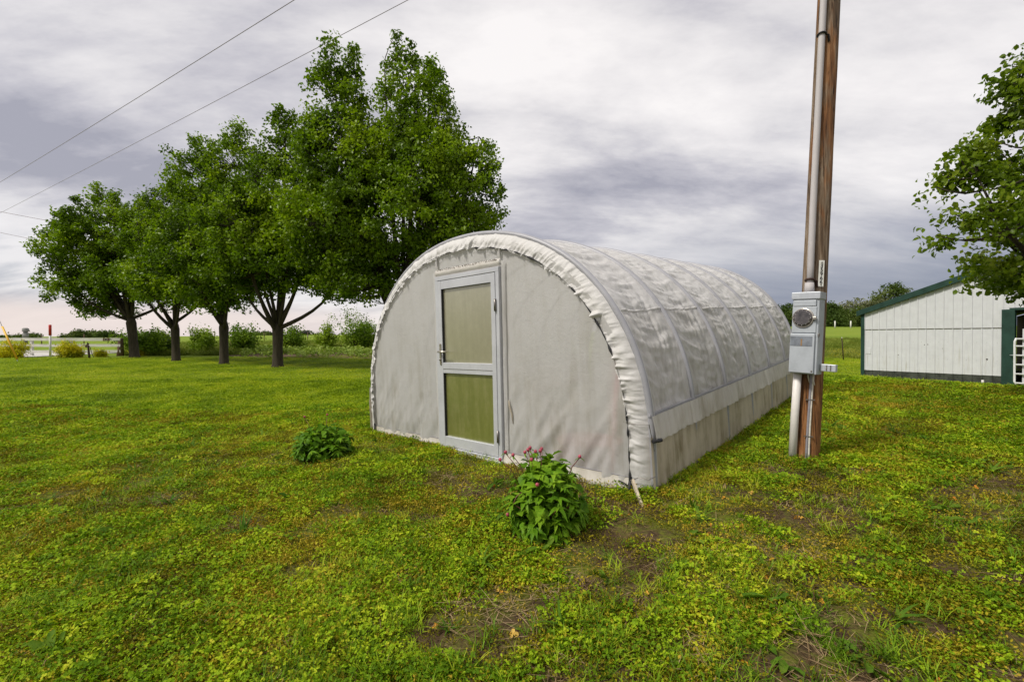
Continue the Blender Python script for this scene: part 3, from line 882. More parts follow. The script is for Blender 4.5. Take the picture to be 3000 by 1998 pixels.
pr = lambda zr: 0.104 - 0.0036 * zr
mbp = MB(); npz = 120; nseg = 40
G = np.zeros((npz, nseg + 1, 3))
for i in range(npz):
    zr = -0.25 + 9.6 * i / (npz - 1)
    for k in range(nseg + 1):
        t_ = 2 * math.pi * (k % nseg) / nseg
        rr = pr(zr) * (1 + 0.035 * (float(fbm((k % nseg) * 0.45, zr * 0.5, 91, 3)) - .5)) - 0.004 * max(0, float(fbm((k % nseg) * 1.3, zr * 0.8, 93, 2)) - 0.62) * 8
        c_ = pole_c(zr)
        G[i, k] = (c_.x + rr * math.cos(t_), c_.y + rr * math.sin(t_), zr)
mbp.grid(G); mbp.f.append(tuple((npz - 1) * (nseg + 1) + k for k in range(nseg)))
mbp.build('pole_shaft', 'pole_wood', pole, True)
to_cam = Vector((-pb.x, -pb.y, 0)).normalized()
cam_ang = math.atan2(to_cam.y, to_cam.x)


def on_pole(ang_off, zr, out=0.0):
    a_ = cam_ang + ang_off
    r_ = pr(zr) + out
    return pole_c(zr) + Vector((r_ * math.cos(a_), r_ * math.sin(a_), 0))


# number plate and digits (angle measured from the side that faces the camera; + is towards the picture's right)
pz0, pz1 = 1.565, 1.80
pa = 0.42
nrm = Vector((math.cos(cam_ang + pa), math.sin(cam_ang + pa), 0))
pup = Vector((lean_x, 0, 1)).normalized(); nrm = (nrm - pup * nrm.dot(pup)).normalized(); tang = pup.cross(nrm)
ctr = on_pole(pa, (pz0 + pz1) / 2, 0.010)
Rp = Matrix((tang, -nrm, Vector((lean_x, 0, 1)).normalized())).transposed()
plate = MB().box(ctr, (0.044, 0.004, pz1 - pz0), Rp).build('number_plate', 'plate_white', pole, bevel=0.001)
for i, ch in enumerate('35966'):
    fc = bpy.data.curves.new('digit_curve', 'FONT'); fc.body = ch; fc.size = 0.046; fc.align_x = 'CENTER'; fc.align_y = 'CENTER'; fc.extrude = 0.0008; fc.offset = 0.0007
    tmp = bpy.data.objects.new('digit_tmp', fc); COL.objects.link(tmp)
    bpy.context.view_layer.update()
    me = bpy.data.meshes.new_from_object(tmp.evaluated_get(bpy.context.evaluated_depsgraph_get()))
    bpy.data.objects.remove(tmp); bpy.data.curves.remove(fc)
    Rt = Matrix((tang, Vector((lean_x, 0, 1)).normalized(), nrm)).transposed().to_4x4()
    pos_ = ctr + nrm * 0.0032 + Vector((lean_x, 0, 1)).normalized() * (0.066 - 0.036 * i)
    Rt.translation = pos_; me.transform(Rt); me.name = 'digit'
    link('digit', me, 'ink', plate)
for zz_ in (0.098, -0.102):
    MB().sphere(ctr + nrm * 0.003 + pup * zz_, 0.007, 8, 5).build('plate_nail', 'steel_dark', plate, True)
# ground wires stapled to the lower shaft
for a_, m_, r_, z1_, nm in ((0.02, 'wire_grey', 0.0105, 0.86, 'ground_wire'), (0.17, 'wire_white', 0.0085, 0.90, 'ground_wire')):
    pts = [on_pole(a_ + 0.03 * math.sin(zv * 5 + r_ * 400) + (0.05 if zv > 0.8 else 0), zv, r_ * 0.8) for zv in np.linspace(-0.05, z1_, 22)]
    MB().tube(pts, r_, 7).build(nm, m_, pole, True)
for zv in (0.22, 0.55):
    MB().box(on_pole(0.07, zv, 0.012), (0.07, 0.012, 0.008), rotz(cam_ang - math.pi / 2 + 0.1)).build('staple', 'steel_dark', pole)
for (a_, zv, dz_) in ((-0.12, 0.70, 0.16), (0.24, 0.68, 0.10)):
    MB().tube([on_pole(a_, zv + dz_, 0.006), on_pole(a_ - 0.03, zv + dz_ * .4, 0.012), on_pole(a_ + 0.08, zv, 0.020)], [0.006, 0.008, 0.002], 5).build('wood_splinter', 'wire_white', pole, True)

# meter box
bn_ang = cam_ang - R(20)
bn = Vector((math.cos(bn_ang), math.sin(bn_ang), 0)); bt = Vector((-bn.y, bn.x, 0))      # bt: picture right
BWd, BD, BZ0, BZ1 = 0.212, 0.125, 0.785, 1.51
bc = pole_c(1.2) + bn * (pr(1.2) + BD / 2 + 0.004) + bt * 0.018
meter = empty('electric_meter_box', pb, 'grey metal electric meter box with round glass meter on the pole', 'meter box')
bup = Vector((lean_x, 0, 1)).normalized(); bn = (bn - bup * bn.dot(bup)).normalized(); bt = bup.cross(bn)
Rb = Matrix((bt, -bn, bup)).transposed()


def bpos(x, out, z_):
    return bc.xy.to_3d() + bt * x + bn * (out) + Vector((lean_x * (z_ - 1.2), 0, z_))


def bbox(name, x, out, z_, size, m_, bev=0.004, parent=None):
    return MB().box(bpos(x, out, z_), size, Rb).build(name, m_, parent or meter, bevel=bev)


bbox('enclosure', 0, -0.004, (BZ0 + BZ1) / 2, (BWd, BD, BZ1 - BZ0), 'box_paint', 0.006)
bbox('top_cap', 0, 0.004, BZ1 - 0.032, (BWd + 0.016, BD + 0.014, 0.062), 'galv', 0.004)
bbox('rain_lip', -0.006, BD / 2 + 0.004, BZ1 - 0.10, (BWd - 0.03, 0.014, 0.052), 'box_paint', 0.004)
bbox('upper_cover', -0.006, BD / 2, (BZ1 - 0.13 + 1.15) / 2, (BWd - 0.02, 0.012, BZ1 - 0.13 - 1.15), 'box_paint', 0.003)
low_door = bbox('lower_cover', -0.010, BD / 2 + 0.006, (1.142 + BZ0 + 0.008) / 2, (BWd - 0.016, 0.024, 1.142 - BZ0 - 0.01), 'box_paint', 0.005)
bbox('label_plate', -0.016, BD / 2 + 0.0195, 1.075, (0.175, 0.003, 0.085), 'dull_plate', 0.0, low_door)
bbox('rust_run', -0.012, BD / 2 + 0.0215, 1.063, (0.010, 0.002, 0.060), 'rust_streak', 0.0, low_door)
bbox('latch', BWd / 2 + 0.004, BD / 2 - 0.01, 1.13, (0.012, 0.02, 0.03), 'steel_dark', 0.002)
bbox('latch', BWd / 2 - 0.03, BD / 2 + 0.019, BZ0 + 0.03, (0.012, 0.006, 0.016), 'steel_dark', 0.001)
mc = (-0.012, BD / 2, 1.28)


def disc(r0, r1, o0, o1, n=32):
    a_ = [bpos(mc[0] + r0 * math.cos(2 * math.pi * k / n), mc[1] + o0, mc[2] + r0 * math.sin(2 * math.pi * k / n)) for k in range(n)]
    b_ = [bpos(mc[0] + r1 * math.cos(2 * math.pi * k / n), mc[1] + o1, mc[2] + r1 * math.sin(2 * math.pi * k / n)) for k in range(n)]
    return a_ + b_, [(k, (k + 1) % n, n + (k + 1) % n, n + k) for k in range(n)] + [tuple(range(n, 2 * n))]


mb_ = MB(); mb_.add(*disc(0.088, 0.085, 0.0, 0.018)); mb_.build('meter_ring', 'brass_handle', meter, bevel=0.003)
mb_ = MB(); mb_.add(*disc(0.077, 0.076, 0.012, 0.024)); mb_.add(*disc(0.076, 0.062, 0.024, 0.034)); mb_.build('meter_dome', 'meter_glass', meter)
mb_ = MB()
for k in range(12):
    t_ = 2 * math.pi * k / 12
    mb_.box(bpos(mc[0] + 0.066 * math.cos(t_), mc[1] + 0.031, mc[2] + 0.066 * math.sin(t_)), (0.004, 0.004, 0.004), Rb)
tag(mb_.build('dial_marks', 'plate_white', meter), kind='stuff')
bbox('ring_clasp', mc[0] + 0.094, BD / 2 + 0.02, 1.277, (0.028, 0.022, 0.026), 'brass_handle', 0.003)
for x_ in (0.0,):
    bbox('bracket', BWd / 2 + 0.065, -0.03, 0.85, (0.115, 0.045, 0.062), 'galv', 0.004)
    bbox('bracket_slot', BWd / 2 + 0.055, -0.005, 0.853, (0.008, 0.008, 0.045), 'steel_dark', 0.0)
    bbox('bracket_slot', BWd / 2 + 0.085, -0.005, 0.853, (0.008, 0.008, 0.045), 'steel_dark', 0.0)

# conduit going up the pole from the box, with straps
cd = empty('metal_conduit', pb, 'pale metal conduit running up the utility pole from the meter box', 'conduit')
cu = []
for zv in np.linspace(BZ1 - 0.01, 9.0, 30):
    t_ = (zv - BZ1) / 3.0
    q0 = bpos(-0.005, -0.02, BZ1); off = on_pole(-0.34, zv, 0.031)
    f_ = min(1, max(0, (zv - BZ1) / 0.9)); f_ = f_ * f_ * (3 - 2 * f_)
    p_ = Vector((q0.x + lean_x * (zv - BZ1), q0.y, zv)).lerp(off, f_)
    cu.append(p_)
MB().tube(cu, 0.0265, 18).build('pipe', 'conduit_metal', cd, True)
MB().tube([cu[0] + Vector((0, 0, -0.0)), cu[0] + Vector((0, 0, 0.10))], [0.040, 0.036], 18).build('collar', 'conduit_metal', cd, True)
for zv in (1.62, 3.82):
    i_ = int(np.argmin([abs(p_.z - zv) for p_ in cu])); f_ = (zv - cu[i_].z) / max(1e-6, cu[min(i_ + 1, 29)].z - cu[i_].z)
    p_ = cu[i_].lerp(cu[min(i_ + 1, 29)], f_); p_.z = zv
    pts = []
    for k in range(13):
        a_ = cam_ang - 1.9 + k / 12 * 3.6
        pts.append(p_ + Vector((0.034 * math.cos(a_), 0.034 * math.sin(a_), 0.012 * math.sin(k / 12 * math.pi))))
    pts.append(on_pole(0.10, zv, 0.008)); pts.append(on_pole(0.16, zv - 0.06, 0.006))
    MB().tube(pts, 0.008 if zv > 3 else 0.010, 7).build('strap', 'black_rubber' if zv > 3 else 'rusty_iron', cd, True)
# pvc pipe from the box into the ground
q0 = bpos(-0.065, -0.01, BZ0 + 0.02) + pb; g0 = on(2322, at(2315, 1347).y + 0.02)
o = MB().tube([g0 + Vector((0, 0, -0.1)), g0.lerp(q0, .5), q0], 0.033, 16).build('pvc_pipe', 'pvc', None, True)
tag(o, 'white plastic pipe rising from the grass into the meter box', 'pipe')

# ================================================================== BARN
A = Vector((11.45, 14.9, 0)); Bv = Vector((12.70, 11.5, 0)); wd = (Bv - A); WL = wd.length; wd.normalize()
bz = 0.10
barn_ang = math.atan2(wd.y, wd.x)
barn = empty('barn', (A.x, A.y, bz), 'low white metal sided barn with dark green trim', 'barn', rz=barn_ang)
# local: x along the front wall (towards the camera side), +y ... outward normal is -y or +y
nl_ = rotz(-barn_ang) @ Vector((-A.x - 1, -A.y, 0))
OUT = 1 if nl_.y > 0 else -1       # sign of local y that faces the camera
PITCH = 0.317; EAVE = 2.07; DOORX0, DOORX1 = WL + 0.02, WL + 3.25
FULL = WL * 2 + 3.27


def roofz(x):
    return EAVE + PITCH * (x if x < FULL / 2 else FULL - x)


NP_ = 16; pw = (WL - 0.09 - 0.23) / NP_; SEAM = 1.49


def panel(x0, x1, z0, zt0, zt1, name='siding_panel', m_='barn_white', yoff=0.0):
    """ribbed metal strip with a raised rib on its far edge"""
    prf_ = [(x0, 0.0), (x0 + 0.004, 0.016), (x0 + 0.026, 0.016), (x0 + 0.034, 0.0), (x0 + (x1 - x0) * .5, 0.001), (x0 + (x1 - x0) * .5 + 0.008, 0.004), (x0 + (x1 - x0) * .5 + 0.016, 0.001), (x1 - 0.001, 0.0)]
    V_ = []; F_ = []
    for (x_, o_) in prf_:
        f_ = (x_ - x0) / (x1 - x0)
        V_.append((x_, OUT * (o_ + yoff), z0)); V_.append((x_, OUT * (o_ + yoff), zt0 + (zt1 - zt0) * f_))
    for i in range(len(prf_) - 1):
        F_.append((2 * i, 2 * i + 2, 2 * i + 3, 2 * i + 1))
    k = len(V_)
    for (x_, o_) in prf_[:1] + prf_[-1:]:
        V_.append((x_, OUT * (yoff - 0.01), z0)); V_.append((x_, OUT * (yoff - 0.01), zt0 if x_ == x0 else zt1))
    F_.append((k, k + 2, k + 3, k + 1))
    return MB().add(V_, F_).build(name, m_, barn)


for i in range(NP_):
    x0 = 0.09 + i * pw; x1 = x0 + pw
    panel(x0, x1, 0.175 + 0.075 * x0 / WL, SEAM, SEAM, yoff=0.0)
    panel(x0, x1, SEAM, roofz(x0) - 0.02, roofz(x1) - 0.02, yoff=0.010)
    panel(x0, x1, -0.15, 0.19 + 0.075 * x0 / WL, 0.19 + 0.075 * x1 / WL, 'skirt_panel', 'barn_skirt', yoff=-0.012)
x0 = 0.09 + NP_ * pw
xs_ = np.arange(x0, DOORX1 + 0.22, pw)
for xa in xs_:
    panel(xa, xa + pw, 1.94, roofz(xa) - 0.02, roofz(xa + pw) - 0.02, yoff=0.004)
xb0 = xs_[-1] + pw; n2_ = int((FULL - 0.09 - xb0) / pw)
for i in range(n2_):
    xa = xb0 + i * pw
    panel(xa, xa + pw, 0.0, roofz(xa) - 0.02, roofz(xa + pw) - 0.02)
MB().box((0.09 + NP_ * pw / 2, OUT * 0.012, SEAM - 0.004), (NP_ * pw, 0.012, 0.012)).build('seam_shadow_line', 'steel_dark', barn)  # dark strip added to draw the shadow line where the siding laps
MB().box((0.045, OUT * 0.004, 1.03), (0.11, 0.06, 2.12)).build('corner_trim', 'barn_green', barn, bevel=0.004)
MB().box((FULL - 0.045, OUT * 0.004, 1.03), (0.11, 0.06, 2.12)).build('corner_trim', 'barn_green', barn, bevel=0.004)
MB().box((WL - 0.10, OUT * 0.016, 0.90), (0.25, 0.085, 2.10)).build('door_post', 'barn_green', barn, bevel=0.005)
MB().box((DOORX1 + 0.12, OUT * 0.016, 0.90), (0.25, 0.085, 2.10)).build('door_post', 'barn_green', barn, bevel=0.005)
MB().box(((DOORX0 + DOORX1) / 2, OUT * 0.018, 1.955), (DOORX1 - DOORX0 + 0.2, 0.07, 0.06)).build('door_header', 'barn_green', barn)
DEP = 9.0
# side and rear walls, roof sheets, fascia
for xx in (0.03, FULL - 0.03):
    for k in range(int(DEP / pw / 2)):
        y0_ = -OUT * (0.05 + k * pw * 2); y1_ = -OUT * (0.05 + (k + 1) * pw * 2 - 0.002)
        sgn = -1 if xx < 1 else 1
        V_ = [(xx, y0_, -0.1), (xx, y1_, -0.1), (xx, y1_, 2.06), (xx, y0_, 2.06), (xx + sgn * .014, y0_ * .9 + y1_ * .1, -0.1), (xx + sgn * .014, y0_ * .9 + y1_ * .1, 2.06)]
        MB().add(V_, [(0, 4, 5, 3), (4, 1, 2, 5)]).build('side_panel', 'barn_white', barn)
MB().add([(0.05, -OUT * DEP, -0.1), (FULL - 0.05, -OUT * DEP, -0.1), (FULL - .05, -OUT * DEP, 2.05), (FULL / 2, -OUT * DEP, roofz(FULL / 2) - .02), (.05, -OUT * DEP, 2.05)], [(0, 1, 2, 3, 4)]).build('rear_wall', 'barn_inside', barn)
for sx0, sx1 in ((-0.10, FULL / 2), (FULL / 2, FULL + 0.10)):
    za = EAVE - PITCH * 0.10 if sx0 < 0 else roofz(FULL / 2); zb_ = roofz(FULL / 2) if sx0 < 0 else EAVE - PITCH * 0.10
    V_ = []
    for t_ in (0.012, 0.045):
        V_ += [(sx0, OUT * 0.10, za + t_), (sx1, OUT * 0.10, zb_ + t_), (sx1, -OUT * (DEP + .1), zb_ + t_), (sx0, -OUT * (DEP + .1), za + t_)]
    MB().add(V_, [(0, 1, 2, 3), (4, 7, 6, 5), (0, 4, 5, 1), (1, 5, 6, 2), (2, 6, 7, 3), (3, 7, 4, 0)]).build('roof_sheet', 'barn_green', barn)
    V_ = []
    for y_ in (0.045, 0.108):
        V_ += [(sx0 - 0.005, OUT * y_, za - 0.115), (sx1 + (0.0 if sx0 < 0 else 0.005), OUT * y_, zb_ - 0.115), (sx1, OUT * y_, zb_ + 0.052), (sx0 - 0.005, OUT * y_, za + 0.052)]
    MB().add(V_, [(0, 1, 2, 3), (4, 7, 6, 5), (0, 4, 5, 1), (1, 5, 6, 2), (2, 6, 7, 3), (3, 7, 4, 0)]).build('gable_trim', 'barn_green', barn)
# screws, dents and a hole on the siding
scw = MB()
for i in range(NP_):
    for zv in (0.62, 1.10, 1.95):
        scw.sphere((0.09 + i * pw + pw * .55, OUT * (0.004 if zv < 1.5 else 0.008), zv), 0.006, 6, 4)
tag(scw.build('screws', 'steel_dark', barn), kind='stuff')
for (x_, z_, r_) in ((3.10, 0.66, 0.020), (1.72, 1.02, 0.012), (1.80, 1.03, 0.012), (2.15, 0.92, 0.010), (1.05, 0.70, 0.012)):
    MB().sphere((x_, OUT * 0.002, z_), (r_, 0.006, r_ * 1.2), 10, 6).build('hole', 'dark_dirt', barn)
MB().box((0.20, OUT * 0.006, 0.80), (0.17, 0.012, 0.20), Matrix.Rotation(R(3), 3, 'Y')).build('vent_patch', 'barn_white', barn, bevel=0.004)
p_ = barn.location + rotz(barn_ang) @ Vector((WL - 0.56, OUT * 0.10, 0))
tag(MB().tube([(p_.x, p_.y, bz - 0.05), (p_.x, p_.y, bz + 0.11), (p_.x, p_.y, bz + 0.115)], [0.028, 0.028, 0.020], 10).build('pipe_stub', 'pvc', None, True), 'short white pipe stub standing at the foot of the barn', 'pipe')
# tube gate in the barn opening
gate = empty('farm_gate', barn.location, 'white tubular farm gate with a pale sheet panel in the barn opening', 'gate', rz=barn_ang)
gx0, gx1 = WL + 0.06, WL + 2.9
for zv in (0.10, 0.33, 0.56, 0.79, 1.02, 1.20):
    MB().tube([(gx0 + 0.03, OUT * 0.14, zv), (gx1, OUT * 0.14, zv)], 0.021, 10).build('gate_rail', 'white_paint', gate, True)
MB().tube([(gx0 + 0.03, OUT * 0.14, 0.06), (gx0, OUT * 0.14, 0.14), (gx0, OUT * 0.14, 1.14), (gx0 + 0.03, OUT * 0.14, 1.22)], 0.023, 10).build('gate_upright', 'white_paint', gate, True)
MB().tube([(gx1, OUT * 0.14, 0.06), (gx1, OUT * 0.14, 1.22)], 0.023, 10).build('gate_upright', 'white_paint', gate, True)
MB().box(((gx0 + 0.10 + gx1) / 2, OUT * 0.085, 0.74), (gx1 - gx0 - 0.14, 0.015, 1.42)).build('sheet_panel', 'barn_white', gate)
MB().tube([(gx0 - 0.10, OUT * 0.10, 0.79), (gx0 + 0.02, OUT * 0.14, 0.79)], 0.012, 8).build('gate_hinge', 'galv', gate, True)

# ================================================================== WHITE FENCE AND THINGS AROUND IT
fe = on(350, 28.2); fs_ = Vector((-52.0, 29.4, 0)); fd = (fs_.xy - fe.xy).to_3d(); FLn = fd.length; fd.normalize()
fence = empty('board_fence', fe + Vector((0, 0, -0.06)), 'weathered white three board fence along the driveway', 'fence')
fang = math.atan2(fd.y, fd.x)


def fp(sv, off, zv):
    p_ = fd * sv; nn_ = Vector((-fd.y, fd.x, 0))
    return Vector((p_.x, p_.y, 0)) + nn_ * off + Vector((0, 0, zv))


bays = [0.0, 3.15, 5.7, 8.3, 11.0, 13.7, 16.4, 19.1, 21.8, 24.5]
for i in range(len(bays) - 1):
    for zc, hh in ((1.085, 0.15), (0.715, 0.16), (0.335, 0.165)):
        a_, b_ = bays[i] - (0.14 if i == 0 else 0), bays[i + 1]
        tilt = random.uniform(-0.008, 0.008)
        MB().box(fp((a_ + b_) / 2, 0.085, zc + random.uniform(-.008, .008)), (b_ - a_ - 0.012, 0.028, hh), rotz(fang) @ Matrix.Rotation(tilt, 3, 'Y')).build('rail_board', 'fence_paint', fence, bevel=0.003)
    MB().box(fp((bays[i] + bays[i + 1]) / 2, 0.03, 1.175), (bays[i + 1] - bays[i] - 0.01, 0.15, 0.026), rotz(fang)).build('cap_board', 'fence_paint', fence, bevel=0.003)
for i, sv in enumerate(bays):
    if i == 0:
        MB().tube([fp(0.02, -0.05, -0.2), fp(-0.02, -0.05, 0.5), fp(-0.04, -0.04, 1.16)], [0.21, 0.16, 0.13], 10).build('end_post', 'fence_wood', fence, True)
    else:
        MB().box(fp(sv, 0.0, 0.52), (0.13, 0.13, 1.28), rotz(fang)).build('post', 'fence_paint', fence, bevel=0.006)
mb_ = MB(); c_ = fp(0.75, 0.112, 1.09)
mb_.box(c_, (0.42, 0.010, 0.20), rotz(fang)); mb_.build('sign_board', 'fence_wood', fence)
mb_ = MB().tube([c_ + Vector((0.085 * math.cos(t_), -0.016, 0.085 * math.sin(t_))) for t_ in np.linspace(0, 6.2, 13)], 0.013, 5); mb_.build('sign_ring', 'fence_paint', fence)

mk = empty('marker_post', on(147, 27.4), 'white marker post with a red sleeve on top in front of the fence', 'marker post')
MB().tube([(0, 0, -0.1), (0, 0, 1.32)], 0.055, 14).build('post', 'post_white', mk, True)
MB().tube([(0, 0, 1.30), (0, 0, 1.92), (0, 0, 1.94)], [0.068, 0.068, 0.045], 14).build('red_sleeve', 'red_marker', mk, True)
pd = empty('grey_pedestal', on(75, 36.0), 'grey cast utility pedestal with a capped head behind the fence', 'pedestal')
MB().tube([(0, 0, 0), (0, 0, 0.12)], 0.30, 14).build('footing', 'grey_cast', pd, True)
MB().tube([(0, 0, 0.1), (0, 0, 1.1), (0, 0, 1.12), (0, 0, 1.45), (0, 0, 1.47), (0, 0, 1.62)], [0.13, 0.13, 0.19, 0.19, 0.13, 0.13], 14).build('column', 'grey_cast', pd, True)
MB().tube([(0, 0, 1.60), (0, 0, 1.66), (0, 0, 1.84), (0, 0, 1.90)], [0.20, 0.20, 0.20, 0.10], 14).box((0.20, 0, 1.68), (0.18, 0.12, 0.10)).build('capped_head', 'grey_cast', pd, True)
# guy wire with yellow guard
gb_ = at(53, 1060); gt = at_t(7, 957, gb_.y + 0.1)
dirg = (gt - gb_)
guy = empty('guy_wire', gb_, 'guy wire with a bright yellow plastic guard slanting from the lawn', 'guy wire')
MB().tube([(0, 0, -0.1), tuple(dirg * 0.12)], 0.018, 8).build('anchor_rod', 'galv', guy, True)
MB().tube([tuple(dirg * 0.07), tuple(dirg * 1.0)], [0.045, 0.040], 10).build('guard', 'yellow_guard', guy, True)
MB().tube([tuple(dirg * 0.05), tuple(dirg * 4.4)], 0.010, 6).build('wire', 'cable', guy, True)
# old iron hydrant with a handle
hy = empty('iron_hydrant', on(259, 25.4), 'rusty iron yard hydrant with a bent handle near the fence', 'hydrant')
MB().tube([(0.06, 0, -0.1), (0.0, 0, 0.55), (-0.05, 0, 0.82)], [0.055, 0.045, 0.04], 10).build('standpipe', 'rusty_iron', hy, True)
MB().tube([(-0.10, -0.02, 0.62), (-0.13, -0.02, 0.70), (-0.06, 0, 0.78), (0.02, 0, 0.84)], [0.03, 0.035, 0.04, 0.03], 8).build('spout', 'rusty_iron', hy, True)
MB().tube([(-0.02, 0, 0.78), (0.10, 0, 0.62), (0.16, 0, 0.36), (0.28, 0, 0.08)], 0.017, 7).build('handle', 'rusty_iron', hy, True)
MB().tube([(-0.05, 0, 0.82), (-0.05, 0, 0.92)], [0.03, 0.012], 8).build('cap', 'rusty_iron', hy, True)

# overhead wires
def wire(name, p, q, sagd, r, label):
    pts = []
    for i in range(41):
        t_ = i / 40; v_ = p.lerp(q, t_); v_.z -= sagd * 4 * t_ * (1 - t_)
        pts.append(v_)
    o_ = MB().tube(pts, r, 6).build(name, 'cable', None, True)
    return tag(o_, label, 'wire', 'overhead wires')


def at_h(px, py, h):
    v_ = (HORIZON - py) / FPX; t_ = (h - CAM_H) / v_
    return at_t(px, py, t_)


def ext(p, q, a_, b_):
    return p + (q - p) * (-a_), q + (q - p) * b_


P0, Q0 = ext(at_h(0, 533, 14), at_h(850, 0, 14), 0.5, 0.9); wire('overhead_wire', P0, Q0, 0.25, 0.014, 'upper of the two long wires slanting above the trees')
P0, Q0 = ext(at_h(0, 625, 14.6), at_h(1187, 0, 14.6), 0.3, 0.7); wire('overhead_wire', P0, Q0, 0.2, 0.014, 'lower of the two long wires, passing behind the tallest tree')
P0, Q0 = ext(at_t(0, 618, 42), at_t(170, 649, 38), 0.9, 1.5); wire('overhead_wire', P0, Q0, 0.1, 0.022, 'short wire sloping into the crown of the leftmost tree')
P0, Q0 = ext(at_t(0, 679, 42), at_t(112, 701, 39), 1.2, 2.2); wire('overhead_wire', P0, Q0, 0.1, 0.020, 'lowest wire, meeting the leftmost tree halfway up')

# thin posts of the pasture fence
for i, (px, t_, h_, m_, lab) in enumerate(((833, 33.5, 0.95, 'post_white', 'thin white post just beyond the garden, beside the fourth trunk'),
                                           (962, 34.5, 1.0, 'post_white', 'thin white post in front of the twin bushes by the garden'),
                                           (669, 32.0, 0.75, 'post_white', 'thin white post close behind the third trunk'),
                                           (706, 33.0, 0.95, 'post_white', 'thin white post between the third and fourth trunks'),
                                           (676, 33.5, 0.75, 'fence_wood', 'short brown post beside the third trunk'),
                                           (774, 62.0, 1.3, 'fence_wood', 'brown steel post in the pasture left of the fourth trunk'),
                                           (902, 60.0, 1.2, 'fence_wood', 'brown steel post in the pasture below the cow'),
                                           (628, 55.0, 1.5, 'fence_wood', 'slanting brown post in the pasture left of the third trunk'),
                                           (1088, 60.0, 1.2, 'fence_wood', 'brown steel post in the pasture beside the greenhouse'),
                                           (122, 55.0, 1.4, 'fence_wood', 'brown steel post far behind the white fence, left one'),
                                           (246, 55.0, 1.4, 'fence_wood', 'brown steel post far behind the white fence, right one'),
                                           (2472, 23.0, 1.12, 'rusty_iron', 'dark steel post with a white tip by the barn lawn edge'),
                                           (2446, 82.0, 1.25, 'post_white', 'far white post by the wood, nearer the utility pole'),
                                           (2492, 82.0, 1.25, 'post_white', 'far white post by the wood, nearer the barn'))):
    e_ = empty('fence_post', on(px, t_), lab, 'post', 'thin pasture posts')
    r_ = 0.022 if t_ < 30 else (0.035 if t_ < 50 else (0.05 if t_ < 70 else 0.11))
    lean_ = -0.10 if px == 2472 else (0.06 if px == 628 else random.uniform(-.02, .02))
    MB().tube([(0, 0, -0.1), (lean_ * 0.5, 0, h_ * 0.5), (lean_, 0, h_)], [r_, r_, r_ * 0.9], 8).build('shaft', m_, e_, True)
    MB().tube([(lean_, 0, h_ - 0.002), (lean_, 0, h_ + 0.05)], [r_ * 1.2, r_ * 0.7], 8).build('tip', 'post_white' if m_ != 'fence_wood' else m_, e_, True)


# cows in the pasture
def cow(px, t_, rz, lab, white):
    base = on(px, t_)
    me_ = bpy.data.meshes.new('cow')
    J = dict(pel=(-0.75, 0, 1.12), mid=(0, 0, 1.05), sho=(0.62, 0, 1.12), neck=(0.98, 0, 1.02), head=(1.32, 0, 0.80), muz=(1.60, 0, 0.60), tail=(-0.95, 0, 1.15), tail2=(-1.02, 0, 0.55))
    vs = list(J.values()); ks = list(J); ix = {k_: i for i, k_ in enumerate(ks)}
    ed = [(ix['pel'], ix['mid']), (ix['mid'], ix['sho']), (ix['sho'], ix['neck']), (ix['neck'], ix['head']), (ix['head'], ix['muz']), (ix['pel'], ix['tail']), (ix['tail'], ix['tail2'])]
    rad = [0.33, 0.40, 0.33, 0.20, 0.15, 0.10, 0.05, 0.04]
    for sx_ in (-1, 1):
        for (root, x_, kn) in (('sho', 0.58, 0.05), ('pel', -0.72, -0.10)):
            k0 = len(vs); vs += [(x_, sx_ * 0.20, 0.72), (x_ + kn, sx_ * 0.20, 0.40), (x_, sx_ * 0.20, 0.0)]; rad += [0.13, 0.075, 0.06]
            ed += [(ix[root], k0), (k0, k0 + 1), (k0 + 1, k0 + 2)]
    me_.from_pydata(vs, ed, [])
    o_ = bpy.data.objects.new('cow', me_); COL.objects.link(o_)
    sk = o_.modifiers.new('skin', 'SKIN'); sk.use_smooth_shade = True
    for i, r_ in enumerate(rad):
        me_.skin_vertices[0].data[i].radius = (r_, r_)
        me_.skin_vertices[0].data[i].use_root = (i == 1)
    ss_ = o_.modifiers.new('sub', 'SUBSURF'); ss_.levels = 1; ss_.render_levels = 1
    bpy.context.view_layer.update()
    dg = bpy.context.evaluated_depsgraph_get()
    me2 = bpy.data.meshes.new_from_object(o_.evaluated_get(dg)); bpy.data.objects.remove(o_)
    me2.name = 'cow'
    me2.materials.clear(); me2.materials.append(MATS['cow_black']); me2.materials.append(MATS['cow_white'])
    if white:
        for p_ in me2.polygons:
            c_ = p_.center
            if c_.x > 1.15 or (c_.z < 0.45 and c_.z > 0.1 and c_.x > 0):
                p_.material_index = 1
    root = link('cow', me2, None); root.location = base; root.rotation_euler = (0, 0, rz)
    tag(root, lab, 'cow', 'cows grazing in the pasture')
    for sx_ in (-1, 1):
        MB().sphere((1.15, sx_ * 0.20, 0.95), (0.04, 0.11, 0.05), 8, 5).build('ear', 'cow_black', root, True)
    return root


cow(893, 100, R(8), 'black cow with a white face grazing in the pasture', True)
cow(608, 105, R(200), 'dark cow half hidden behind the tall leaning green bush', False)

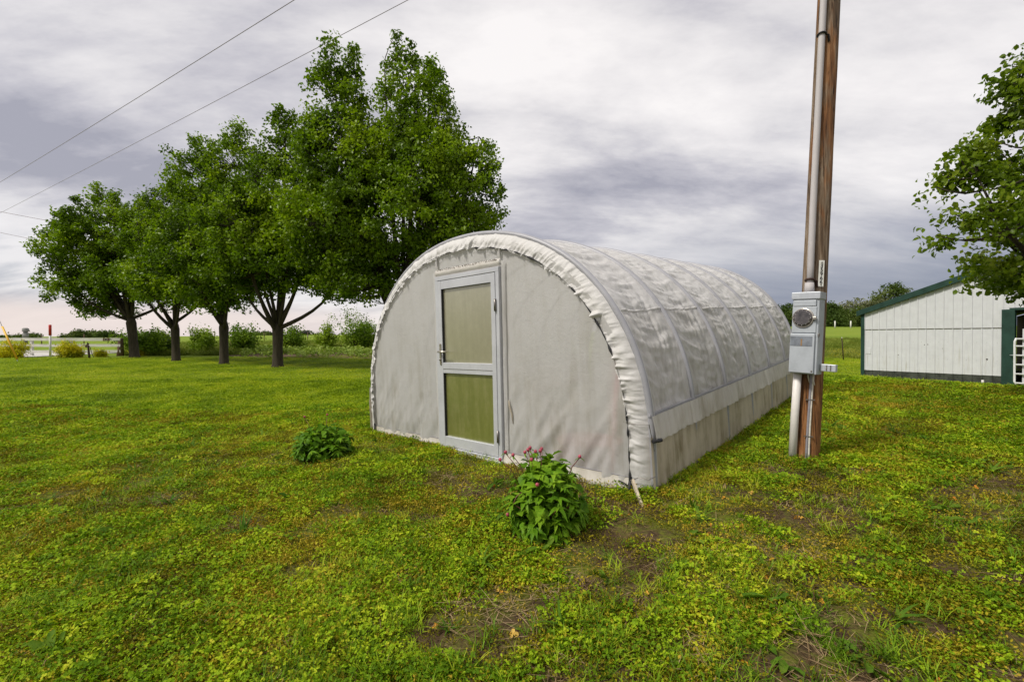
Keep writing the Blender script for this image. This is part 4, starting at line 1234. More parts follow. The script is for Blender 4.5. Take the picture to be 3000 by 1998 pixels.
# ================================================================== TREES
def leaves_mesh(C, N, size, shape='kite', droop=0.25, up=0.35, rng=RNG, outward=None, jitter=0.35):
    """one small folded face pair for every leaf centre in C"""
    n_ = len(C)
    nrm_ = rng.normal(size=(n_, 3)) * 0.75
    if outward is not None:
        nrm_ = nrm_ + outward * 0.6
    nrm_[:, 2] += up
    nrm_ /= np.linalg.norm(nrm_, axis=1, keepdims=True)
    a_ = rng.normal(size=(n_, 3)); a_[:, 2] -= droop * 2
    a_ -= nrm_ * (a_ * nrm_).sum(1, keepdims=True); a_ /= np.linalg.norm(a_, axis=1, keepdims=True) + 1e-9
    b_ = np.cross(nrm_, a_)
    L_ = size * (1 + jitter * rng.uniform(-1, 1, n_))[:, None]
    W_ = L_ * 0.36
    if shape == 'kite':
        V = np.stack([C, C + a_ * L_ * 0.45 + b_ * W_ + nrm_ * W_ * .25, C + a_ * L_ - nrm_ * L_ * 0.12, C + a_ * L_ * 0.45 - b_ * W_ + nrm_ * W_ * .25], 1).reshape(-1, 3)
        k_ = np.arange(n_)[:, None] * 4
        F = np.concatenate([k_ + [0, 1, 2], k_ + [0, 2, 3]], 0)
    else:
        m0 = C; m1 = C + a_ * L_ * 0.35 - nrm_ * L_ * .02; m2 = C + a_ * L_ * 0.72 - nrm_ * L_ * 0.07; tip = C + a_ * L_ - nrm_ * L_ * 0.22
        l1 = m1 + b_ * W_ + nrm_ * W_ * .3; r1 = m1 - b_ * W_ + nrm_ * W_ * .3; l2 = m2 + b_ * W_ * .75 + nrm_ * W_ * .25; r2 = m2 - b_ * W_ * .75 + nrm_ * W_ * .25
        V = np.stack([m0, m1, m2, tip, l1, r1, l2, r2], 1).reshape(-1, 3)
        k_ = np.arange(n_)[:, None] * 8
        F = np.concatenate([k_ + t3 for t3 in ([0, 4, 1], [0, 1, 5], [4, 6, 1], [6, 2, 1], [1, 2, 7], [1, 7, 5], [6, 3, 2], [2, 3, 7])], 0)
    return quick_mesh('leaves', V, F)


def curve_pts(p, q, bend, n_=7):
    p = np.asarray(p, float); q = np.asarray(q, float); out = []
    for i in range(n_):
        t_ = i / (n_ - 1)
        out.append(tuple(p + (q - p) * t_ + np.asarray(bend) * math.sin(math.pi * t_)))
    return out


def make_tree(name, base, label, lobes, trunk_r, fork_z, n_clusters, per, sig, lsize, lm, lean=(0, 0), shape='kite', group=None, cat='tree', limbs=9, seed=1, spikes=(), shell=0.45, sub=True, bark='bark', trunk_top=None):
    """lobes: (dx, dy, z, rx, ry, rz) of the crown, relative to the foot of the trunk"""
    rng = np.random.default_rng(seed); rnd = random.Random(seed)
    t = empty(name, base, label, cat, group)
    L_ = np.array(lobes, float)
    vol = L_[:, 3] * L_[:, 4] * L_[:, 5]; pr_ = vol ** 0.85; pr_ /= pr_.sum()
    # cluster centres: mostly in the outer shell of each lobe, not buried in another lobe
    cs = []
    while len(cs) < n_clusters:
        i = rng.choice(len(L_), p=pr_)
        d = rng.normal(size=3); d /= np.linalg.norm(d)
        r_ = rng.uniform(shell, 1.0) ** 0.55
        r_ *= 0.90 + 0.16 * rng.normal() * 0.6
        p_ = L_[i, :3] + d * L_[i, 3:] * r_
        if p_[2] < fork_z * 0.75:
            continue
        deep = (((p_ - L_[:, :3]) / L_[:, 3:]) ** 2).sum(1).min()
        if deep < 0.25 and rng.random() < 0.65:
            continue
        cs.append(p_)
    for (x_, y_, z_, hgt) in spikes:
        for k in range(5):
            f_ = k / 4
            cs.append(np.array([x_ + rng.normal() * .12 * (1 - f_), y_ + rng.normal() * .12, z_ + hgt * f_]))
    cs = np.array(cs)
    # trunk and limbs
    fork = np.array([lean[0] * fork_z, lean[1] * fork_z, fork_z])
    tk = MB()
    tk.tube([(0, 0, -0.25), (0, 0, 0.0), (lean[0] * .3, 0, 0.12), (lean[0] * fork_z * .5, lean[1] * fork_z * .5, fork_z * .5), tuple(fork), tuple(fork + np.array([0, 0, 0.25]))],
            [trunk_r * 1.5, trunk_r * 1.35, trunk_r * 1.08, trunk_r * 0.95, trunk_r * 1.08, trunk_r * 0.8], 14)
    top = cs[:, 2].max()
    nodes = []
    for k in range(limbs):
        i = k % len(L_)
        tg = L_[i, :3] + np.array([rnd.uniform(-.45, .45) * L_[i, 3], rnd.uniform(-.6, .6) * L_[i, 4], rnd.uniform(0.15, .75) * L_[i, 5]])
        st_ = fork + np.array([0, 0, rnd.uniform(-0.25, 0.35)])
        d = tg - st_; hor = math.hypot(d[0], d[1])
        bend = np.array([d[0] / (hor + .01), d[1] / (hor + .01), -0.6]) * 0.16 * hor
        pts = curve_pts(st_, tg, bend, 9)
        r0 = trunk_r * rnd.uniform(0.36, 0.52)
        rad = [r0 * (1 - 0.86 * (j / 8)) for j in range(9)]
        tk.tube(pts, rad, 8)
        for j in range(2, 9):
            nodes.append((np.array(pts[j]), rad[j]))
    tk.build('trunk', bark, t, True)
    NP = np.array([n_[0] for n_ in nodes]); NR_ = np.array([n_[1] for n_ in nodes])
    tw = MB()
    for c_ in cs:
        dd = NP - c_; sc = np.linalg.norm(dd, axis=1) + np.where(dd[:, 2] > 0, dd[:, 2] * 1.2, 0)
        j = int(np.argmin(sc))
        if np.linalg.norm(NP[j] - c_) < 0.15:
            continue
        bend = np.array([rng.normal() * .06, rng.normal() * .06, -0.12]) * np.linalg.norm(NP[j] - c_)
        tw.tube(curve_pts(NP[j], c_ + np.array([0, 0, .05]), bend, 4), [min(NR_[j] * .7, 0.030), 0.016, 0.010, 0.005], 4, cap=False)
    if tw.v:
        tw.build('branches', bark, t, True)
    # leaves
    sg = sig * rng.uniform(0.6, 1.45, len(cs))
    cnt = np.maximum(6, (per * rng.uniform(0.45, 1.4, len(cs))).astype(int))
    idx = np.repeat(np.arange(len(cs)), cnt)
    d = rng.normal(size=(len(idx), 3)); d /= np.linalg.norm(d, axis=1, keepdims=True)
    rr = rng.uniform(0, 1, len(idx)) ** 0.45
    C = cs[idx] + d * (sg[idx] * 1.35 * rr)[:, None] * np.array([1, 1, 0.85])
    cen = np.array([0, 0, L_[:, 2].mean()])
    outw = C - cen; outw /= np.linalg.norm(outw, axis=1, keepdims=True)
    me_ = leaves_mesh(C, None, lsize, shape, rng=rng, outward=outw * 0.5 + d * 0.5)
    link('crown', me_, lm, t)
    return t


PG = 'row of pear trees beside the lawn'
def y_(l):
    return [(a_, b_, c_, d_, e_, f_) for a_, b_, c_, d_, e_, f_ in l]


make_tree('pear_tree', on(395, 26.0), 'leftmost pear tree of the row, wide crown reaching over the white fence',
          [(-1.9, 0, 7.2, 1.9, 2.2, 2.3), (0.5, 0.2, 7.0, 1.9, 2.2, 2.1), (-2.9, -.3, 5.7, 1.9, 2.2, 2.1), (-3.2, .3, 6.9, 1.1, 1.5, 1.6), (-3.0, 0, 3.9, 1.8, 2.0, 1.15), (0.0, -.4, 5.0, 2.3, 2.6, 1.9), (1.2, 0.4, 4.0, 1.7, 2.0, 1.3), (-2.2, .5, 2.9, 1.5, 1.6, 0.72)],
          0.225, 2.0, 780, 70, 0.29, 0.140, 'pear_leaf', (-0.10, 0), group=PG, seed=3, limbs=12, spikes=((-2.1, 0, 9.1, .8), (-1.0, 0, 8.9, .5), (0.5, 0, 8.8, .4)))
make_tree('pear_tree', on(516, 22.6), 'second pear tree from the white fence, smallest crown of the row',
          [(-0.1, 0, 6.7, 1.5, 1.6, 2.0), (0, 0, 5.2, 2.3, 2.3, 1.9), (0.5, -.3, 4.0, 2.2, 2.3, 1.3), (-1.4, 0, 4.2, 1.4, 1.6, 1.2)],
          0.175, 1.6, 560, 70, 0.27, 0.128, 'pear_leaf', (-0.03, 0), group=PG, seed=5, limbs=9, spikes=((0, 0, 8.2, .6),))
make_tree('pear_tree', on(656, 20.2), 'third pear tree from the white fence, its crown meeting the fourth',
          [(0.6, 0, 8.5, 1.3, 1.5, 1.9), (-1.0, 0, 7.9, 1.2, 1.5, 1.9), (0, 0, 6.2, 2.5, 2.4, 2.2), (0.3, -.3, 4.4, 2.5, 2.4, 1.5), (-1.6, 0, 4.9, 1.6, 1.8, 1.5), (-.3, 0, 3.1, 1.9, 1.8, 0.8)],
          0.18, 1.65, 800, 70, 0.26, 0.122, 'pear_leaf', (0.0, 0), group=PG, seed=8, limbs=11, spikes=((0.7, 0, 10.0, .6), (-1.2, 0, 9.5, .5), (-1.9, 0, 8.6, .6)))
make_tree('pear_tree', on(813, 18.2), 'fourth pear tree of the row, forked trunk clear before the garden',
          [(0.45, 0, 8.7, 0.9, 1.1, 1.5), (0.2, 0, 6.6, 2.2, 2.1, 2.1), (1.6, 0, 5.2, 2.2, 2.1, 1.9), (-0.9, -.3, 5.4, 2.0, 2.0, 1.9), (0.2, -.4, 4.0, 2.6, 2.2, 1.2), (2.4, .2, 3.5, 1.4, 1.5, 0.85), (-1.6, 0, 3.6, 1.4, 1.4, 0.9)],
          0.19, 1.5, 850, 70, 0.25, 0.118, 'pear_leaf', (0.01, 0), group=PG, seed=13, limbs=12, spikes=((0.2, 0, 9.6, .6), (0.7, 0, 9.4, .6)))
make_tree('pear_tree', on(1180, 16.0), 'tallest pear tree with a twin peaked crown, directly behind the greenhouse',
          [(-2.2, 0, 9.0, 1.0, 1.3, 2.2), (-0.2, 0, 9.3, 0.65, 1.0, 1.9), (0.95, 0, 8.8, 1.0, 1.3, 2.0), (-1.9, 0, 7.2, 1.9, 2.0, 1.9), (0.5, 0, 7.2, 2.0, 2.1, 2.0), (2.0, 0, 6.5, 1.5, 1.8, 1.7), (-0.2, -.4, 5.4, 2.8, 2.4, 1.9), (2.0, 0, 4.9, 1.7, 1.8, 1.2), (-2.6, 0, 5.2, 1.9, 2.0, 1.9), (-1.6, 0, 3.5, 1.8, 1.8, 1.1), (2.4, .3, 7.4, 1.0, 1.2, 1.1)],
          0.24, 1.7, 1480, 72, 0.24, 0.112, 'pear_leaf', (0, 0), group=PG, seed=21, limbs=16, spikes=((-2.5, 0, 10.9, .7), (-1.7, 0, 10.7, .6), (-.2, 0, 10.9, .9), (.35, 0, 10.6, .7), (1.0, 0, 10.3, .5), (-3.1, 0, 9.9, .8)))
make_tree('pear_tree', on(3485, 5.7) + Vector((0, 0, -0.40)), 'pear tree at the right edge, leafy boughs hanging before the barn',
          [(-1.50, 0, 3.90, 1.0, 1.1, 1.1), (-2.72, 0, 2.78, 0.58, 0.75, 0.66), (-2.05, 0.1, 2.30, 0.80, 0.9, 0.50), (-1.15, 0, 2.70, 0.9, 1.1, 0.65), (0.1, 0, 4.6, 1.5, 1.6, 1.7), (1.0, 0, 3.6, 1.6, 1.7, 1.4), (-0.2, 0, 5.9, 0.9, 1.0, 1.0), (-1.45, 0, 1.95, .6, .8, .32)],
          0.13, 1.6, 620, 84, 0.15, 0.068, 'near_leaf', (0, 0), shape='ovate', seed=31, limbs=12, shell=0.35, spikes=((-2.15, 0, 4.3, .35), (-1.85, 0, 4.7, .35), (-3.0, 0, 3.1, .28), (-2.8, 0, 3.3, .3)))


# ---- bushes and shrubs
def bush(name, base, label, cat, h_, w_, mat_, n_c, per, sig, ls, seed, group=None, stems=9, lobes=None, openness=0.3, up=0.5):
    rng = np.random.default_rng(seed)
    t = empty(name, base, label, cat, group)
    tips = []
    tk = MB()
    for k in range(stems):
        a_ = rng.uniform(0, 2 * math.pi); rr = w_ * 0.5 * math.sqrt(rng.uniform(0.05, 1))
        hz_ = h_ * rng.uniform(0.55, 1.0) * (1 - 0.35 * (rr / (w_ * .5)) ** 2)
        q_ = np.array([rr * math.cos(a_), rr * math.sin(a_), hz_])
        pts = curve_pts((0.08 * q_[0], 0.08 * q_[1], -0.05), q_, (q_[0] * .08, q_[1] * .08, 0.02), 6)
        tk.tube(pts, [0.022 * h_ / 2 + .004, 0.018 * h_ / 2 + .003, .012 * h_ / 2 + .003, .008, .006, .004], 5)
        tips.append(np.array(pts))
    tk.build('stems', 'bark', t, True)
    cs = []
    for k in range(n_c):
        p_ = tips[rng.integers(len(tips))]
        f_ = rng.uniform(0.12, 1.0) * 5; i_ = min(4, int(f_)); q_ = p_[i_] + (p_[i_ + 1] - p_[i_]) * (f_ - i_)
        cs.append(q_ + rng.normal(size=3) * np.array([w_ * .10, w_ * .10, h_ * .05]))
    cs = np.array(cs); cs[:, 2] = np.maximum(cs[:, 2], 0.05)
    idx = np.repeat(np.arange(len(cs)), per)
    C = cs[idx] + rng.normal(size=(len(idx), 3)) * sig
    C[:, 2] = np.maximum(C[:, 2], 0.02)
    o_ = C - np.array([0, 0, h_ * .4]); o_ /= np.linalg.norm(o_, axis=1, keepdims=True)
    link('foliage', leaves_mesh(C, None, ls, 'kite', up=up, droop=0.0, rng=rng, outward=o_), mat_, t)
    return t


bush('bush', on(437, 29.2), 'wide bright green bush behind the leftmost two trunks', 'bush', 1.70, 2.86, 'bush_leaf', 165, 33, 0.20, 0.15, 101, 'bushes along the pasture edge', 16)
bush('bush', on(487, 29.8), 'dark narrow evergreen bush just left of the second trunk', 'bush', 1.69, 0.97, 'dark_bush_leaf', 60, 26, 0.15, 0.12, 102, 'bushes along the pasture edge', 10)
bush('bush', on(588, 30.5), 'tall leaning green bush between the second and third trunks', 'bush', 2.51, 1.46, 'bush_leaf', 120, 28, 0.17, 0.13, 103, 'bushes along the pasture edge', 9)
bush('bush', on(716, 32.0), 'leafy green bush between the third and fourth trunks', 'bush', 2.47, 2.17, 'bush_leaf', 150, 31, 0.18, 0.13, 104, 'bushes along the pasture edge', 12)
bush('bush', on(864, 33.5), 'green bush right of the fourth trunk, before the black cow', 'bush', 2.2, 1.9, 'bush_leaf', 135, 31, 0.18, 0.13, 105, 'bushes along the pasture edge', 11)
bush('bush', on(954, 34.5), 'upright green bush behind the thin white post', 'bush', 2.6, 1.5, 'bush_leaf', 120, 28, 0.16, 0.13, 106, 'bushes along the pasture edge', 9)
bush('bush', on(1052, 33.5), 'tallest wispy bush at the greenhouse edge', 'bush', 3.5, 2.9, 'bush_leaf', 195, 28, 0.20, 0.13, 107, 'bushes along the pasture edge', 20)
bush('bush', on(1160, 33.5), 'wispy bush half hidden behind the greenhouse', 'bush', 3.0, 2.6, 'bush_leaf', 135, 28, 0.20, 0.13, 108, 'bushes along the pasture edge', 14)
GS = 'golden shrubs along the fence'
bush('golden_shrub', on(28, 26.2), 'largest golden shrub, beneath the yellow wire guard', 'shrub', 1.10, 1.5, 'gold_leaf', 180, 36, 0.11, 0.075, 111, GS, 16)
bush('golden_shrub', on(203, 25.8), 'golden shrub before the middle of the white fence', 'shrub', 0.98, 1.25, 'gold_leaf', 160, 36, 0.10, 0.075, 112, GS, 14)
bush('golden_shrub', on(294, 27.0), 'small golden shrub between the hydrant and fence end post', 'shrub', 0.48, 0.55, 'gold_leaf', 72, 31, 0.07, 0.065, 113, GS, 9)
bush('golden_shrub', on(405, 28.5), 'golden shrub partly hidden by the leftmost trunk', 'shrub', 0.62, 1.0, 'gold_leaf', 100, 33, 0.09, 0.07, 114, GS, 11)

# ---- far trees
WG = 'trees of the wood beyond the meadow'
def far_tree(px, t_, h_, w_, lm, lab, seed, fork=0.28, n_c=150, per=26, ls=0.42):
    rz_ = h_ * 0.36
    make_tree('oak_tree', on(px, t_), lab, [(0, 0, h_ * .62, w_ * .40, w_ * .4, rz_), (-w_ * .25, 0, h_ * .55, w_ * .26, w_ * .3, rz_ * .7), (w_ * .25, 0, h_ * .6, w_ * .26, w_ * .3, rz_ * .75)],
              0.03 * h_, h_ * fork, n_c, per, w_ * 0.065, ls, lm, group=WG, seed=seed, limbs=7)


far_tree(2612, 112, 11.2, 10.0, 'wood_leaf', 'tall round crowned tree rising above the wood by the barn roof', 201, 0.34, 190, 26)
far_tree(2505, 108, 6.6, 8.5, 'pale_leaf', 'pale thin leaved tree in the middle of the wood', 202, 0.25, 110, 18)
far_tree(2425, 104, 5.6, 7.0, 'wood_leaf', 'dark round tree at the pole end of the wood', 203, 0.18, 120, 28)
far_tree(2312, 108, 5.6, 8.0, 'wood_leaf', 'green tree showing between the greenhouse and the meter box', 204, 0.15, 120, 28)
far_tree(2570, 110, 7.0, 8.0, 'pale_leaf', 'pale bushy tree left of the tall round crown', 205, 0.2, 110, 24)
far_tree(2665, 108, 7.5, 8.0, 'pale_leaf', 'pale green tree touching the barn roof slope', 206, 0.2, 110, 26)


def thicket(name, spots, lm, lab, seed, ls, sig, per):
    """one mass of far foliage"""
    rng = np.random.default_rng(seed); C = []
    for (px, t_, h_, w_) in spots:
        b_ = on(px, t_)
        k_ = max(8, int(h_ * w_ * 2.2))
        th = rng.uniform(0, 2 * np.pi, k_); r_ = np.sqrt(rng.uniform(0, 1, k_)) * w_ / 2
        zz = rng.uniform(0.05, 1, k_) * h_ * np.sqrt(np.clip(1 - (r_ / (w_ * .55)) ** 2, 0.05, 1))
        cs = np.stack([b_.x + r_ * np.cos(th), b_.y + r_ * np.sin(th), b_.z + zz], 1)
        idx = np.repeat(np.arange(k_), per)
        C.append(cs[idx] + rng.normal(size=(len(idx), 3)) * sig * np.array([1, 1, .8]))
    C = np.concatenate(C)
    o_ = link(name, leaves_mesh(C, None, ls, 'kite', rng=rng), lm)
    return tag(o_, lab, 'woodland', None, 'stuff')


rs = random.Random(5)
thicket('distant_woods', [(2410 + i * 15.5, 100 + rs.uniform(-4, 5), rs.uniform(2.8, 4.4), rs.uniform(4, 6.5)) for i in range(21)] + [(2180 + i * 18, 104, rs.uniform(2.4, 4.2), 5.5) for i in range(10)], 'wood_leaf', 'dark green wood along the top of the meadow', 301, 0.42, 0.55, 26)
spots = []
for px in list(range(-160, 112, 26)) + list(range(190, 225, 14)) + list(range(222, 350, 15)) + list(range(395, 470, 30)) + list(range(750, 795, 14)) + list(range(885, 935, 20)) + list(range(1250, 1500, 40)):
    spots.append((px + rs.uniform(-6, 6), 260 + rs.uniform(-15, 15), rs.uniform(1.2, 2.6) * (1.7 if 210 < px < 330 else 1), rs.uniform(5, 8)))
thicket('distant_treeline', spots, 'wood_leaf', 'far line of small trees on the left horizon', 302, 0.9, 0.7, 18)

# ================================================================== PEONIES
def leaf_blade(L_, W_, droop_, fold, seed):
    rng = random.Random(seed)
    pts = []; fs = []
    n_ = 6
    for i in range(n_ + 1):
        t_ = i / n_
        wv = W_ * 0.5 * (math.sin(math.pi * min(1, t_ * 1.02 + 0.02) ** 0.80)) ** 0.85 * (1 - 0.15 * t_) if 0 < i < n_ else 0.0008
        x_ = L_ * t_ * (1 - 0.12 * droop_ * t_); z_ = -droop_ * L_ * t_ ** 2 * 0.55 + 0.04 * L_ * math.sin(math.pi * t_)
        wob = 0.04 * W_ * math.sin(t_ * 9 + seed)
        pts += [(x_, -wv + wob, z_ + fold * wv), (x_, wob, z_), (x_, wv + wob, z_ + fold * wv)]
    for i in range(n_):
        a_ = i * 3
        fs += [(a_, a_ + 1, a_ + 4, a_ + 3), (a_ + 1, a_ + 2, a_ + 5, a_ + 4)]
    me_ = MB().add(pts, fs).mesh('leaf', True); me_.materials.append(MATS['peony_leaf'])
    return me_


LEAVES = [leaf_blade(1.0, w_, d_, f_, i) for i, (w_, d_, f_) in enumerate(((0.30, 0.5, 0.35), (0.34, 0.9, 0.30), (0.27, 0.7, 0.45), (0.32, 1.2, 0.4)))]


def peony(base, label, rx, h_, groups, per, leaf_l, buds, seed, squash=0.55):
    rng = random.Random(seed)
    t = empty('peony', base, label, 'peony', 'peony plants before the greenhouse')
    n_leaf = 0
    st = MB()
    gr = []
    for k in range(groups):
        # spread over a dome, thicker towards the outside
        fz = (k + 0.5) / groups
        el_ = math.asin(min(1, max(-0.12, 1.06 * fz - 0.08))); az_ = k * 2.39996 + rng.uniform(-.3, .3)
        rr = rng.uniform(0.70, 0.97)
        n_ = Vector((math.cos(el_) * math.cos(az_), math.cos(el_) * math.sin(az_), math.sin(el_)))
        bulge = 0.86 + 0.28 * math.sin(min(1, max(0, fz * 1.6)) * math.pi * .5)
        p_ = Vector((n_.x * rx * rr * bulge, n_.y * rx * rr * bulge, 0.07 * h_ + (h_ * 0.88) * max(0.0, n_.z) * rr))
        gr.append((p_, n_))
        if k % 3 == 0:
            st.tube([Vector((p_.x * .12, p_.y * .12, -0.02)), Vector((p_.x * .45, p_.y * .45, p_.z * .55)), p_], [0.006, 0.005, 0.003], 5)
    st.build('stems', 'stem_red', t, True)
    for (p_, n_) in gr:
        hor = Vector((n_.x, n_.y, 0)); hor = hor.normalized() if hor.length > 1e-3 else Vector((1, 0, 0))
        for j in range(per):
            a_ = (j - (per - 1) / 2) * rng.uniform(0.55, 0.85) + rng.uniform(-.25, .25)
            if n_.z > 0.8:
                a_ = j * 2 * math.pi / per + rng.uniform(-.5, .5)
            d_ = (Matrix.Rotation(a_, 3, 'Z') @ hor)
            d_ = (d_ + Vector((0, 0, rng.uniform(-0.30, 0.40) + 0.50 * max(0, n_.z) - 0.22 * (1 - n_.z)))).normalized()
            up_ = (Vector((0, 0, 1)) + n_ * 0.5 + Vector((rng.uniform(-.3, .3), rng.uniform(-.3, .3), 0))).normalized()
            yv = up_.cross(d_).normalized(); zv = d_.cross(yv)
            s_ = leaf_l * rng.uniform(0.72, 1.2)
            Mx = Matrix((d_ * s_, yv * s_, zv * s_)).transposed().to_4x4(); Mx.translation = p_ - d_ * 0.02
            o_ = bpy.data.objects.new('leaf', LEAVES[rng.randrange(4)]); COL.objects.link(o_)
            o_.parent = t; o_.matrix_local = Mx
            n_leaf += 1
    # the many leaves behind the outer ones
    rg = np.random.default_rng(seed)
    nI = 900
    C = rg.normal(size=(nI, 3)); C /= np.linalg.norm(C, axis=1, keepdims=True); C[:, 2] = np.abs(C[:, 2])
    C *= (rg.uniform(0.10, 0.92, nI) ** 0.5)[:, None] * np.array([rx, rx, h_ * .92]); C[:, 2] += 0.03
    od = C / np.linalg.norm(C, axis=1, keepdims=True)
    tag(link('inner_foliage', leaves_mesh(C, None, leaf_l * .72, 'ovate', rng=rg, up=.9, outward=od), 'peony_leaf', t), kind='stuff')
    for (bx_, by_, bz_, fx, fy) in buds:
        s_ = MB().tube([(fx, fy, h_ * .55), ((bx_ + fx) / 2, (by_ + fy) / 2, (bz_ + h_ * .6) / 2 + .02), (bx_, by_, bz_ - 0.008)], [0.0035, 0.003, 0.0028], 6).build('bud_stem', 'stem_red', t, True)
        MB().sphere((bx_, by_, bz_), (0.0115, 0.0115, 0.0125), 12, 8).build('bud', 'bud_pink', s_, True)
        for q_ in range(2):
            o_ = bpy.data.objects.new('bud_leaf', LEAVES[1]); COL.objects.link(o_); o_.parent = s_
            sc_ = leaf_l * .42; o_.matrix_local = Matrix.Translation((bx_, by_, bz_ - 0.012)) @ Matrix.Rotation(rng.uniform(0, 6.28), 4, 'Z') @ Matrix.Diagonal((sc_, sc_, sc_, 1))
    return t


nb_ = at(1600, 1556)
NEARP = nb_.copy()


def bud_at(px, py, dyy=0.0):
    p_ = at_t(px, py, nb_.y + dyy) - nb_
    return (p_.x, p_.y, p_.z, p_.x * 0.55, p_.y * 0.5)


peony(nb_, 'near peony bush with pink buds standing before the greenhouse front', 0.250, 0.53, 74, 4, 0.100,
      [bud_at(1481, 1325), bud_at(1503, 1333), bud_at(1465, 1347, -.03), bud_at(1547, 1318), bud_at(1553, 1312, .05), bud_at(1569, 1323), bud_at(1583, 1321), bud_at(1538, 1325, .04), bud_at(1557, 1347, -.05), bud_at(1699, 1338, -.04), bud_at(1574, 1421, -.22), bud_at(1487, 1509, -.12), bud_at(1587, 1315, .1)], 41)
lb_ = at(946, 1340)
nb_ = lb_
peony(lb_, 'low spreading peony bush on the open lawn left of the door', 0.315, 0.38, 58, 5, 0.108, [bud_at(891, 1221), bud_at(958, 1215, .1)], 43)

# ================================================================== GROUND COVER
def to_local_gh(X, Y):
    """along-wall and depth coordinates of ground points in the greenhouse frame"""
    a_ = X - go.x; b_ = Y - go.y
    d2 = np.array([gd.x, gd.y]); d2 /= np.linalg.norm(d2); e2 = np.array([ge.x, ge.y]); e2 /= np.linalg.norm(e2)
    return a_ * d2[0] + b_ * d2[1], a_ * e2[0] + b_ * e2[1]


def scatter_points(n_, y0, y1, rng, power=1.0, side=1.0):
    """even over the wedge in front of the camera, with a margin to either side"""
    k_ = int(n_ * 1.0)
    y_ = np.sqrt(rng.uniform(0, 1, k_) * ((y1 + .9) ** 2 - (y0 + .9) ** 2) + (y0 + .9) ** 2) - .9
    x_ = rng.uniform(-1, 1, k_) * (1.20 * y_ + 1.1)
    s_, b_ = to_local_gh(x_, y_)
    inside = (s_ < -0.02) & (s_ > -GW + 0.02) & (b_ > 0.03) & (b_ < GL)
    # barn floor
    rel = np.stack([x_ - A.x, y_ - A.y], 1); bx_ = rel @ np.array([wd.x, wd.y]); by_ = rel @ np.array([-wd.y, wd.x]) * OUT
    inside |= (bx_ > 0) & (bx_ < FULL) & (by_ < 0) & (by_ > -DEP)
    k = ~inside
    return x_[k], y_[k]


def bare(x, y):
    """0 lush .. 1 bare earth"""
    n_ = fbm(x * 0.9 + 3.1, y * 1.0, 401, 4)
    n2_ = fbm(x * 3.5, y * 3.5, 411, 3)
    v_ = 0.50 * n_ + 0.50 * n2_
    # worn earth: right foreground, before the door and along the near corner
    v_ = v_ + 0.035 * np.exp(-(((x - 2.2) / 1.6) ** 2 + ((y - 2.6) / 1.0) ** 2)) + 0.07 * np.exp(-(((x + 0.6) / 1.5) ** 2 + ((y - 4.0) / .8) ** 2)) + 0.05 * np.exp(-(((x + 1.9) / .9) ** 2 + ((y - 2.2) / .5) ** 2))
    s_, b_ = to_local_gh(x, y)
    front = np.where((s_ > -GW - .2) & (s_ < 0.2), np.exp(-((b_ + 0.30) / 0.28) ** 2), 0) + np.where((b_ > 0) & (b_ < GL), 0.6 * np.exp(-((s_ - 0.12) / 0.16) ** 2), 0)
    v_ = v_ + 0.06 * front
    for (cx_, cy_, r_) in ((lb_.x + .15, lb_.y - .15, .42), (NEARP.x, NEARP.y - .1, .30), (pb.x, pb.y - .05, .32)):
        v_ = v_ + 0.085 * np.exp(-(((x - cx_) / r_) ** 2 + ((y - cy_) / r_) ** 2))
    return sm(v_, 0.485, 0.575)


PROTO = {}


def proto_collection(name, meshes):
    c_ = bpy.data.collections.new(name)
    for i, (me_) in enumerate(meshes):
        o_ = bpy.data.objects.new('%s_%02d' % (name, i), me_); c_.objects.link(o_)
    return c_


